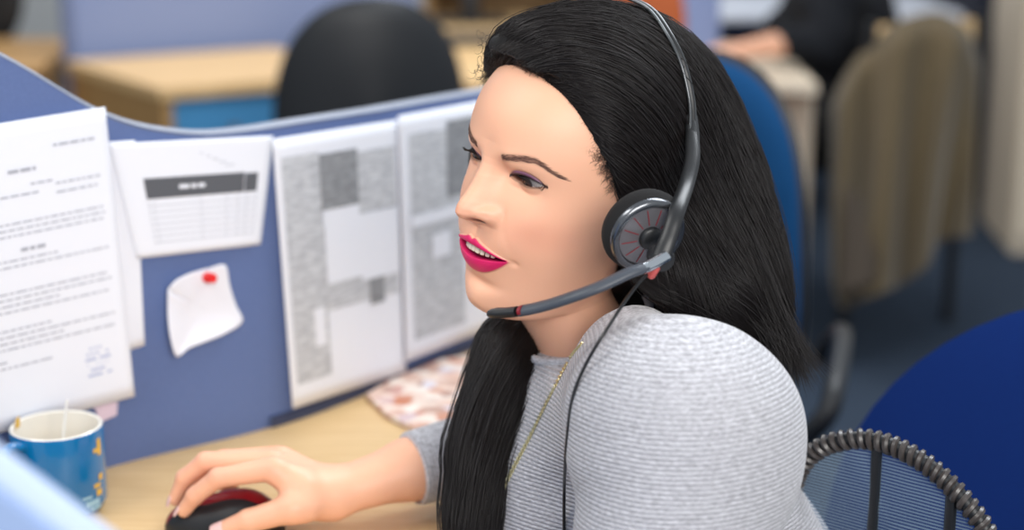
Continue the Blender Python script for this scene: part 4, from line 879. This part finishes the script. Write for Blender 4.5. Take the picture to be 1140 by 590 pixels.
def office_chair(name, loc, rz, lab, m_up, bw=.44, bh=.50, bz=.72, n=2.6, sz=.47, arms=False, taper=.0, bend=.05, rimm=None, ah=.22):
    r = empty(name, loc, rz); tag(r, lab, 'chair')
    P = pad(bw, bh, .055, n, taper=taper); P[..., 1] += -bend*(1-(P[..., 0]/(bw/2))**2)*-1+.0; P = P+[0, .22, bz]
    mb = MB(); closed_grid(mb, P); mb.build('backrest', m_up, r)
    P2 = pad(bw+.02, bh+.02, .030, n, taper=taper); P2[..., 1] += bend*(1-(P2[..., 0]/(bw/2))**2); P2 = P2+[0, .245, bz]; mb = MB(); closed_grid(mb, P2); mb.build('back_shell', rimm or m_dark, r)
    S_ = pad(.47, .46, .075, 3.2); S_ = S_[..., [0, 2, 1]]; S_ = S_+[0, -.02, sz]; mb = MB(); closed_grid(mb, S_); mb.build('seat', m_up, r)
    mb = MB(); mb.tube(resample([(0, .02, sz-.04), (0, .22, sz-.03), (0, .275, sz+.08), (0, .275, bz)], 20), .018, 12); mb.build('back_bar', m_dark, r)
    mb = MB(); mb.lathe([(0, .10), (.030, .10), (.030, .28), (.022, .28), (.022, sz-.03), (0, sz-.03)], seg=24); mb.build('gas_column', m_dark, r)
    mb = MB(); mb.lathe([(0, .05), (.05, .05), (.045, .11), (0, .115)], seg=24); hub = mb.build('hub', m_dark, r)
    for k in range(5):
        a = k*2*PI/5+.3; e = np.array([math.cos(a)*.29, math.sin(a)*.29, .065]); mb = MB(); mb.tube([(0, 0, .085), tuple(e*[.5, .5, 1.25]), tuple(e)], [.022, .018, .013], 10); lg = mb.build('leg', m_dark, r)
        mb = MB(); mb.lathe([(0, -.012), (.024, -.012), (.027, -.006), (.027, .006), (.024, .012), (0, .012)], c=(e[0], e[1], .028), M=np.array([[1, 0, 0], [0, 0, 1], [0, -1, 0]]), seg=20); mb.build('castor', m_dark, lg)
    if arms:
        for s in (-1, 1):
            mb = MB(); v_, f_ = tube(resample([(s*.22, -.05, sz-.01), (s*.27, -.06, sz+.05), (s*.28, -.02, sz+ah-.02), (s*.28, .10, sz+ah), (s*.27, .22, sz+ah*.8), (s*.24, .26, sz+ah*.3)], 30), .016, 12); mb.add(v_, f_); mb.build('armrest', m_dark, r)
    return r
def at_floor(u, d): p = W(u, 295, d); return np.array([p[0], p[1], 0.])
# high blue chair behind her head, seen from the front
p = at_floor(716, 2.45); office_chair('office_chair', p, D_(-14), 'blue fabric office chair standing right behind her hair', m_chairblue, bw=.44, bh=.62, bz=.695, n=3.0, sz=.50, arms=True, taper=.12, ah=.11)
# royal blue chair in the lower right
p = at_floor(1212, 2.02); office_chair('office_chair', (p[0], p[1]-.1, 0), D_(168), 'dark royal blue round backed office chair in the lower right corner', m_chairroyal, bw=.60, bh=.62, bz=.595, n=2.1, sz=.42, rimm=m_chairroyal)
# black chair behind the partition
p = at_floor(402, 4.0); office_chair('office_chair', (p[0], p[1], 0), D_(192), 'black office chair with oval back behind the blue partition', m_black, bw=.40, bh=.54, bz=.72, n=2.3, sz=.46, arms=True)
p = at_floor(-10, 5.7); office_chair('office_chair', (p[0]+.16, p[1], 0), D_(150), 'black office chair cut off by the top left corner', m_black, bw=.50, bh=.50, bz=.90, n=2.6)
# ---- her own chair: mesh back in a rim wound with cord
mc = empty('mesh_chair', (.40, 1.42, 0)); tag(mc, 'black mesh chair with a cord wound rim behind her back', 'chair')
def mpar(o): o.parent = mc; o.location = tuple(-np.array(mc.location)); return o
rim_px = [(872, 640, 1.50), (880, 560, 1.475), (893, 518, 1.455), (915, 498, 1.44), (940, 490, 1.425), (966, 489, 1.415), (996, 497, 1.40), (1026, 513, 1.385), (1052, 534, 1.375), (1076, 560, 1.365), (1096, 588, 1.36), (1112, 622, 1.355), (1120, 680, 1.35)]
rimp = resample([W(*q) for q in rim_px], 200)
lowc = [rimp[-1]+[-.01, .0, -.14], rimp[-1]*.5+rimp[0]*.5+[0, 0, -.22], rimp[0]+[.01, 0, -.14]]
full = resample(list(rimp[::8])+lowc+[rimp[0]], 260)
mb = MB(); v_, f_ = tube(full, .0062, 12); mb.add(v_, f_); mpar(mb.build('back_rim', m_dark))
t_, x_, y_ = frames(full); LN = np.concatenate([[0], np.cumsum(np.linalg.norm(np.diff(full, axis=0), axis=1))])
nn = 2600; s_ = np.linspace(0, LN[-1], nn); ci = np.stack([np.interp(s_, LN, full[:, k]) for k in range(3)], 1); xi = np.stack([np.interp(s_, LN, x_[:, k]) for k in range(3)], 1); yi = np.stack([np.interp(s_, LN, y_[:, k]) for k in range(3)], 1)
a = s_/.0078*2*PI; hx = ci+.0066*(np.cos(a)[:, None]*xi+np.sin(a)[:, None]*yi)
mb = MB(); v_, f_ = tube(hx, .0027, 6); mb.add(v_, f_); mpar(mb.build('wound_cord', mat('cord_grey', srgb(66, 60, 58), .35, spec=.7)))
ctr = full.mean(0); m_mesh = mat('chair_mesh', srgb(120, 140, 160), .5, spec=.5)
nt = m_mesh.node_tree; tcn = nt.nodes.new('ShaderNodeTexCoord'); ck = nt.nodes.new('ShaderNodeTexWave'); ck.inputs['Scale'].default_value = 110; ck.bands_direction = 'Z'; nt.links.new(tcn.outputs['Object'], ck.inputs[0])
mr = nt.nodes.new('ShaderNodeMapRange'); mr.inputs[1].default_value = .3; mr.inputs[2].default_value = .6; mr.inputs[3].default_value = .12; mr.inputs[4].default_value = .75; nt.links.new(ck.outputs[1], mr.inputs[0]); nt.links.new(mr.outputs[0], nt.nodes['Principled BSDF'].inputs['Alpha'])
mb = MB(); mb.grid(np.array([np.array([ctr+(p-ctr)*s for p in full]) for s in np.linspace(.001, .985, 10)])); mpar(mb.build('mesh_panel', m_mesh))
def rimat(u):              # rim point nearest to a photo column
    uu = 570+FPX*rimp[:, 0]/((rimp-[0, 0, CAM_Z])@FW); return rimp[np.argmin(np.abs(uu-u))]
for u_, nme in ((976, 'spine_bar'), (1060, 'side_bar')):
    p = rimat(u_); mb = MB(); v_, f_ = tube(resample([p, p+[0, 0, -.08], p+[-.005, 0, -.20], p+[-.03, .02, -.36]], 12), .0075, 10, flat=.6); mb.add(v_, f_); mpar(mb.build(nme, m_dark))
S_ = pad(.46, .44, .06, 3.2)[..., [0, 2, 1]]+[.245, 1.43, .425]; mb = MB(); closed_grid(mb, S_); mpar(mb.build('seat', m_black))
mb = MB(); mb.tube([(.25, 1.43, .06), (.25, 1.43, .40)], .025, 16); mpar(mb.build('gas_column', m_dark))
mb = MB(); mb.tube(resample([(.25, 1.43, .39), (.40, 1.43, .40), tuple(ctr+[0, 0, -.12]), tuple(ctr+[0, .0, -.02])], 16), .014, 12); mpar(mb.build('back_bar', m_dark))
for k in range(5):
    a = k*2*PI/5; e = np.array([.25+math.cos(a)*.24, 1.43+math.sin(a)*.24, .06]); mb = MB(); mb.tube([(.25, 1.43, .085), tuple(e)], [.022, .013], 10); lg = mpar(mb.build('leg', m_dark))
    mb = MB(); mb.lathe([(0, -.012), (.024, -.012), (.027, .0), (.024, .012), (0, .012)], c=(e[0], e[1], .028), M=np.array([[1, 0, 0], [0, 0, 1], [0, -1, 0]]), seg=20); mb.build('castor', m_dark, lg)
# ---- far desk with drawers, divider behind it
fdk = empty('far_desk', (-.9, 4.3, 0)); tag(fdk, 'maple desk with drawer end beyond the blue partition', 'desk')
A0 = WZ(178, 99, DZ); A1 = WZ(320, 88, DZ); B0 = WZ(88, 72, DZ)
ex = (A1-A0)/np.linalg.norm(A1-A0); ey = (B0-A0)/np.linalg.norm(B0-A0); LX, LY = .60, np.linalg.norm(B0-A0)+.10
def fq(a, b): return (A0+ex*a+ey*b)[:2]
o = poly_slab([tuple(fq(0, 0)), tuple(fq(LX, 0)), tuple(fq(LX, LY)), tuple(fq(0, LY))], DZ-.03, DZ, m_wood, 'worktop'); o.parent = fdk; o.location = tuple(-np.array(fdk.location))
o = poly_slab([tuple(fq(.01, .01)), tuple(fq(.035, .01)), tuple(fq(.035, LY-.01)), tuple(fq(.01, LY-.01))], 0, DZ-.03, m_wooddk, 'end_panel', fdk); o.location = tuple(-np.array(fdk.location))
o = poly_slab([tuple(fq(LX-.035, .01)), tuple(fq(LX-.01, .01)), tuple(fq(LX-.01, LY-.01)), tuple(fq(LX-.035, LY-.01))], 0, DZ-.03, m_wooddk, 'end_panel', fdk); o.location = tuple(-np.array(fdk.location))
o = poly_slab([tuple(fq(.04, .03)), tuple(fq(.56, .03)), tuple(fq(.56, .055)), tuple(fq(.04, .055))], .04, DZ-.031, mat('bright_blue_panel', srgb(74, 148, 200), .5), 'modesty_panel', fdk); o.location = tuple(-np.array(fdk.location))
# divider standing behind that desk
P0_ = WZ(84, 76, .70); P1_d = P0_+ex*1.05; dv_ = empty('floor_divider', (P0_[0], P0_[1], 0)); tag(dv_, 'pale blue fabric divider standing beyond the far desk', 'partition')
nd = np.array([-ex[1], ex[0], 0]); q4 = [P0_[:2], P1_d[:2], (P1_d+nd*.04)[:2], (P0_+nd*.04)[:2]]
o = poly_slab([tuple(p) for p in q4], .03, 1.22, m_bluepale, 'fabric_panel', dv_, bevel=.006); o.location = tuple(-np.array(dv_.location))
mb = MB(); mb.box((P0_[0]-.012, P0_[1], .62), (.03, .05, 1.22), .006); o = mb.build('post', mat('post_grey', srgb(104, 116, 150), .5), dv_); o.location = tuple(-np.array(dv_.location))
for k in (0.15, .95): c_ = P0_+ex*k; mb = MB(); mb.box((c_[0], c_[1]+.0, .015), (.06, .36, .03), .006); o = mb.build('foot', m_dark, dv_); o.location = tuple(-np.array(dv_.location))
def simple_desk(name, x0, x1, y0, y1, h, lab, m=m_wood, ml=m_wooddk):
    r = empty(name, ((x0+x1)/2, (y0+y1)/2, 0)); tag(r, lab, 'desk'); w_, d_ = x1-x0, y1-y0
    mb = MB(); mb.box((0, 0, h-.015), (w_, d_, .03), .004); mb.build('worktop', m, r)
    for s in (-1, 1): mb = MB(); mb.box((s*(w_/2-.03), 0, (h-.03)/2), (.025, d_-.04, h-.03), .003); mb.build('end_panel', ml, r)
    mb = MB(); mb.box((0, d_/2-.05, h-.25), (w_-.09, .02, .40), .003); mb.build('modesty_panel', ml, r)
    return r
pp = WZ(20, 62, DZ); simple_desk('corner_desk', -2.5, -1.25, 4.46, 5.10, DZ, 'brown wooden desk at the far left edge', m=m_wooddk)
pp = WZ(510, 70, DZ); simple_desk('monitor_desk', -.31, .06, 4.22, 5.75, DZ, 'maple desk carrying the black monitor beyond the oval chair')
mo = WZ(486, 36, DZ); mn = empty('monitor', (mo[0]+.10, mo[1]+.25, DZ), D_(4)); tag(mn, 'black monitor on the desk behind the oval backed chair', 'monitor')
mb = MB(); mb.box((0, .02, .27), (.36, .035, .30), .008); mb.build('housing', m_dark, mn)
mb = MB(); mb.box((0, .001, .275), (.33, .004, .26), .001); mb.build('screen', mat('dark_screen', srgb(14, 15, 18), .15), mn)
mb = MB(); mb.box((0, .03, .06), (.06, .03, .12), .006); mb.box((0, .03, .006), (.24, .18, .012), .005); mb.build('stand', m_dark, mn)
kb = WZ(505, 48, DZ); k_ = empty('keyboard', (-.08, kb[1], DZ), D_(4)); tag(k_, 'dark keyboard in front of the black monitor', 'keyboard')
mb = MB(); mb.box((0, 0, .010), (.36, .14, .018), .005); mb.build('case', m_dark, k_)
mb = MB(); [mb.box((-.16+.0215*i, -.05+.024*j, .021), (.019, .019, .006), .002, seg=1) for i in range(16) for j in range(5)]; mb.build('keys', mat('key_grey', srgb(58, 60, 66), .5), k_)
# wooden shelf unit behind the monitor
pp = WZ(558, 60, .1)
pq = at_floor(560, 6.4); cb = empty('shelf_unit', (pq[0], pq[1], 0)); tag(cb, 'tan wooden shelf unit above and left of her forehead', 'shelf')
for s in (-1, 1): mb = MB(); mb.box((s*.26, 0, .62), (.03, .40, 1.24), .003); mb.build('side_panel', m_wooddk, cb)
for z in (.10, .50, .88, 1.225): mb = MB(); mb.box((0, 0, z), (.49, .39, .03), .003); mb.build('shelf_board', m_wooddk, cb)
mb = MB(); mb.box((0, .19, .62), (.52, .012, 1.22), .002); mb.build('back_panel', mat('tan_back', srgb(188, 160, 116), .6), cb)
# orange jacket on a coat-stand like chair back, divider right of it
pq = at_floor(688, 4.3); oc = empty('orange_chair', (pq[0], pq[1], 0), D_(185)); tag(oc, 'orange backed chair peeping out above her hair', 'chair')
P = pad(.24, .36, .04, 2.8); mb = MB(); closed_grid(mb, P+[0, .2, .86]); mb.build('backrest', mat('orange_fabric', srgb(184, 92, 46), .8), oc)
S_ = pad(.34, .36, .05, 3)[..., [0, 2, 1]]; mb = MB(); closed_grid(mb, S_+[0, 0, .46]); mb.build('seat', bpy.data.materials['orange_fabric'], oc)
for sx in (-1, 1):
    mb = MB(); mb.tube([(sx*.12, .20, .0), (sx*.12, .20, .46), (sx*.11, .22, .88)], .012, 10); mb.build('leg', m_steelg, oc)
    mb = MB(); mb.tube([(sx*.12, -.18, .0), (sx*.12, -.18, .45)], .012, 10); mb.build('leg', m_steelg, oc)
pq = at_floor(760, 4.7); d2 = empty('floor_divider', (pq[0], pq[1], 0), D_(8)); tag(d2, 'narrow pale blue divider between her hair and the man in black', 'partition')
mb = MB(); mb.box((0, 0, .64), (.16, .04, 1.22), .006); mb.build('fabric_panel', m_bluepale, d2); mb = MB(); mb.box((0, 0, .015), (.16, .34, .03), .006); mb.build('foot', m_dark, d2)
# cream side panel of the man's desk
q0 = WZ(862, 82, .73); q1 = WZ(905, 92, .73)
d3 = empty('neighbour_desk', (q0[0], q0[1], 0)); tag(d3, 'cream desk with a side panel beside the person in black', 'desk')
o = poly_slab([tuple(q0[:2]), tuple(q1[:2]), (q1[0]+.01, q1[1]+.03), (q0[0]-.01, q0[1]+.03)], 0, .70, m_cream, 'side_panel', d3); o.location = tuple(-np.array(d3.location))
o = poly_slab([(q0[0]-.36, q0[1]-.02), (q1[0]+.01, q1[1]-.02), (q1[0]+.03, q1[1]+.75), (q0[0]-.36, q0[1]+.75)], .70, .73, m_cream, 'worktop', d3); o.location = tuple(-np.array(d3.location))
o = poly_slab([(q0[0]-.35, q0[1]), (q0[0]-.325, q0[1]), (q0[0]-.325, q0[1]+.7), (q0[0]-.35, q0[1]+.7)], 0, .70, m_cream, 'end_panel', d3); o.location = tuple(-np.array(d3.location))
# cream cupboard at the right edge
c0 = WZ(1124, 284, 0); c1 = WZ(1090, 244, 0)
cp_ = empty('cupboard', (c0[0]+.3, c0[1]+.4, 0)); tag(cp_, 'tall cream cupboard at the right edge', 'cupboard')
sd = (c1-c0)[:2]; sl = np.linalg.norm(sd); sd /= sl; sn = np.array([sd[1], -sd[0]]); 
cq = [c0[:2], c0[:2]+sd*max(sl, .5), c0[:2]+sd*max(sl, .5)+sn*.8, c0[:2]+sn*.8]
o = poly_slab([tuple(p) for p in cq], 0, 1.95, m_cream, 'body', cp_, bevel=.008); o.location = tuple(-np.array(cp_.location))
fdir = sn
for k in range(2):
    a_ = c0[:2]+sn*(.01+.395*k)-sd*.002; b2 = c0[:2]+sn*(.395+.395*k)-sd*.002
    o = poly_slab([tuple(a_), tuple(b2), tuple(b2-sd*.018), tuple(a_-sd*.018)], .06, 1.93, mat('cream_door', srgb(226, 212, 190), .5) if k == 0 else bpy.data.materials['cream_door'], 'door', cp_); o.location = tuple(-np.array(cp_.location))
    hp = c0[:2]+sn*(.36+.07*k)-sd*.04; mb = MB(); mb.tube([(hp[0], hp[1], .95), (hp[0], hp[1], 1.10)], .006, 8); h_ = mb.build('handle', m_steelg, o)
# dark cupboard and pale shelf behind the coat
pq = at_floor(1098, 6.6); dc = empty('dark_cabinet', (pq[0]+.0, pq[1], 0)); tag(dc, 'dark navy cabinet behind the coat, beside the cream cupboard', 'cabinet')
mb = MB(); mb.box((0, 0, .70), (.5, .4, 1.40), .008); mb.build('body', mat('navy_paint', srgb(26, 32, 50), .5), dc)
for k in range(3): mb = MB(); mb.box((0, -.207, .25+.45*k), (.46, .014, .42), .004); dd_ = mb.build('drawer', mat('navy_front', srgb(30, 37, 57), .45) if k == 0 else bpy.data.materials['navy_front'], dc); mb = MB(); mb.box((0, -.225, .25+.45*k), (.14, .012, .014), .004); mb.build('handle', m_steelg, dd_)
pq = at_floor(1000, 6.2); simple_desk('white_desk', pq[0]-.75, pq[0]+.10, pq[1]-.3, pq[1]+.5, .74, 'white topped desk beyond the hanging coat', m=mat('white_top', srgb(214, 220, 234), .5), ml=mat('blue_grey_panel', srgb(92, 106, 146), .6))
# ---- chair with the coat, and the person in black
cx0 = W(1012, 110, 4.35); cc0 = np.array([.96, 4.66, 0])
ch = empty('wooden_chair', cc0, D_(-150)); tag(ch, 'wooden framed chair carrying the brown coat', 'chair')
for sx in (-1, 1):
    mb = MB(); mb.tube([(sx*.19, .19, 0), (sx*.19, .19, .45), (sx*.19, .24, .86)], .017, 10); mb.build('leg', m_dark, ch)
    mb = MB(); mb.tube([(sx*.19, -.19, 0), (sx*.19, -.19, .44)], .017, 10); mb.build('leg', m_dark, ch)
mb = MB(); mb.box((0, .235, .80), (.34, .025, .10), .008); mb.box((0, .225, .64), (.38, .02, .06), .006); mb.build('backrest', m_wood, ch)
S_ = pad(.44, .44, .05, 3.4)[..., [0, 2, 1]]; mb = MB(); closed_grid(mb, S_+[0, 0, .46]); mb.build('seat', m_black, ch)
# coat: hanging cloth with folds, wrapped over the chair back
m_coat = mat('brown_wool', srgb(94, 82, 62), .95, spec=.1, sheen=.2, noise=(90, .5, srgb(82, 70, 52), (1, 1, 1)))
cl = [(925, 118), (962, 58), (1000, 26), (1040, 14), (1076, 30), (1090, 70), (1086, 150), (1080, 268), (1040, 258), (1030, 300), (990, 318), (936, 340), (924, 300), (930, 200)]
nu, nv = 90, 46; G_ = np.zeros((nv, nu, 3)); Gb = G_.copy()
tl = resample([(922, 118, 0), (945, 78, 0), (975, 40, 0), (1010, 20, 0), (1048, 14, 0), (1078, 34, 0), (1092, 72, 0)], nu)[:, :2]
bl = resample([(926, 306, 0), (936, 342, 0), (965, 332, 0), (1000, 318, 0), (1032, 296, 0), (1046, 268, 0), (1082, 262, 0)], nu)[:, :2]
for j in range(nv):
    b = j/(nv-1)
    for i in range(nu):
        a = i/(nu-1); uv = tl[i]*(1-b)+bl[i]*b
        dep = 4.27+.10*abs(a-.55)+.045*math.sin(a*21+2*b+1)*(.35+.9*b)+.018*math.sin(a*47+b*3)*b - .05*b
        e_ = min(a, 1-a)*12; dep += .07*max(0, 1-e_)**2+ .07*max(0, 1-b*9)**2
        G_[j, i] = W(uv[0], uv[1], dep)
        Gb[j, i] = G_[j, i]+np.array([.006, .050+.03*(1-b), 0])*min(1, e_+.05)*min(1, b*9+.1)
mb = MB(); mb.grid(G_); mb.grid(Gb, flip=True)
ed = np.concatenate([G_[:, 0], G_[-1, 1:], G_[::-1, -1][1:], G_[0, ::-1][1:]]); edb = np.concatenate([Gb[:, 0], Gb[-1, 1:], Gb[::-1, -1][1:], Gb[0, ::-1][1:]]); mb.grid(np.array([ed, edb]))
coat = empty('coat', G_[0, nu//2]); tag(coat, 'long brown wool coat hung over the chair back', 'coat'); o = mb.build('cloth', m_coat, coat, auto=False); o.location = tuple(-np.array(coat.location))
# dark lining panel showing on the coat's left
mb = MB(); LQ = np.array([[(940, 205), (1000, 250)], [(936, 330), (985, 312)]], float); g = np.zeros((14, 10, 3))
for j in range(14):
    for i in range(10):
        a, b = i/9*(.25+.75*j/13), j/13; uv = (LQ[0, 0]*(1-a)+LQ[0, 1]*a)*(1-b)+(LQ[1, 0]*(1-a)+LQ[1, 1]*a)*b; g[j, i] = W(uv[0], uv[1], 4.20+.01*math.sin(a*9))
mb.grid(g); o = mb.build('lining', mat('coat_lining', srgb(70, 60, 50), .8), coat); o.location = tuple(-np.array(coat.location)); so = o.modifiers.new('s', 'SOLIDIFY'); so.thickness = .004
# the neighbour
nbp = empty('person', (.78, 4.6, 0)); tag(nbp, 'person in black seated at the cream desk, hand on it', 'person')
def npar(o): o.parent = nbp; o.location = tuple(-np.array(nbp.location)); return o
sh2 = W(930, -4, 4.50); hip2 = np.array([.92, 4.56, .57]); el2 = W(878, 48, 4.45); hd2 = W(818, 44, 4.22); kn2 = hip2+[-.44, -.06, .02]; ft2 = kn2+[-.02, 0, -.46]; sh2b = sh2+[.05, .36, .02]; hdc = (sh2+sh2b)/2+[-.06, 0, .27]
hd2 = W(834, 55, 4.40)
def n_body(P):
    d = ell(P, hdc, (.095, .078, .118)); d = smin(d, cone(P, hdc+[.02, 0, -.05], (sh2+sh2b)/2, .052, .060), .03)
    d = smin(d, cone(P, (sh2+sh2b)/2+[.02, 0, -.1], hip2+[0, .12, 0], .12, .12), .04)
    d = smin(d, ell(P, hdc+[-.092, 0, -.015], (.018, .012, .022)), .012)
    d = smin(d, cone(P, el2, hd2, .036, .024), .02); w_ = hd2+[-.03, -.005, .0]; d = smin(d, ell(P, w_, (.045, .036, .018)), .015)
    for k in range(4):
        y0 = -.030+.020*k; a_ = w_+[-.035, y0, 0]; b_ = w_+[-.066, y0*1.1, -.004]; c_ = w_+[-.086+.004*abs(k-1), y0*1.1, -.022]; d = smin(d, np.minimum(cone(P, a_, b_, .0095, .0085), cone(P, b_, c_, .0085, .007)), .004)
    d = smin(d, smin(cone(P, w_+[.0, -.03, 0], w_+[-.030, -.050, -.008], .012, .010), cone(P, w_+[-.030, -.050, -.008], w_+[-.055, -.050, -.018], .010, .008), .004), .006)
    return d
v_, q_ = isosurf(n_body, (.25, 3.95, .45), (1.25, 5.1, 1.55), .0055)
npar(mesh('body', v_, q_, mat('skin_far', srgb(226, 170, 140), .5)))
def n_cloth(P):
    m_ = (sh2+sh2b)/2; d = cone(P, m_+[.02, 0, -.10], hip2+[0, .12, .02], .165, .160)
    d = smin(d, cone(P, sh2+[0, .05, -.03], sh2b+[0, -.05, -.03], .085, .085), .05)
    d = smin(d, cone(P, sh2, el2+[.10, .02, .0], .080, .060), .04); d = smin(d, cone(P, el2+[.10, .02, .0], el2+[-.005, 0, 0], .060, .047), .02); d = smin(d, cone(P, sh2b, sh2b+[-.16, .02, -.2], .075, .055), .03)
    return d+.004*np.sin(P[..., 0]*40+P[..., 2]*55)
v_, q_ = isosurf(n_cloth, (.25, 4.0, .30), (1.30, 5.3, 1.32), .009); npar(mesh('black_top', v_, q_, m_black))
def n_leg(P):
    d = None
    for s in (0, .22):
        c = smin(cone(P, hip2+[0, s, 0], kn2+[0, s, 0], .095, .065), cone(P, kn2+[0, s, 0], ft2+[0, s, .03], .062, .048), .02); d = c if d is None else smin(d, c, .02)
    return d
v_, q_ = isosurf(n_leg, (-.2, 3.9, .02), (1.25, 5.2, .75), .011); npar(mesh('black_trousers', v_, q_, m_black))
for s in (0, .22):
    f_ = ft2+[0, s, 0]; v_, q_ = isosurf(lambda P: np.maximum(cone(P, f_+[.02, 0, -.05], f_+[-.14, 0, -.07], .048, .036), .001-P[..., 2]), f_-[.25, .1, .2], f_+[.15, .1, .1], .008); npar(mesh('shoe', v_, q_, m_dark))
def n_hair(P):
    d = ell(P, hdc+[.02, 0, .03], (.102, .086, .108)); return np.maximum(d, -(P[..., 0]-(hdc[0]-.045))*.8-.6*(P[..., 2]-hdc[2]-.03))
v_, q_ = isosurf(n_hair, hdc-[.16, .16, .16], hdc+[.18, .16, .2], .006); npar(mesh('hair', v_, q_, m_base))
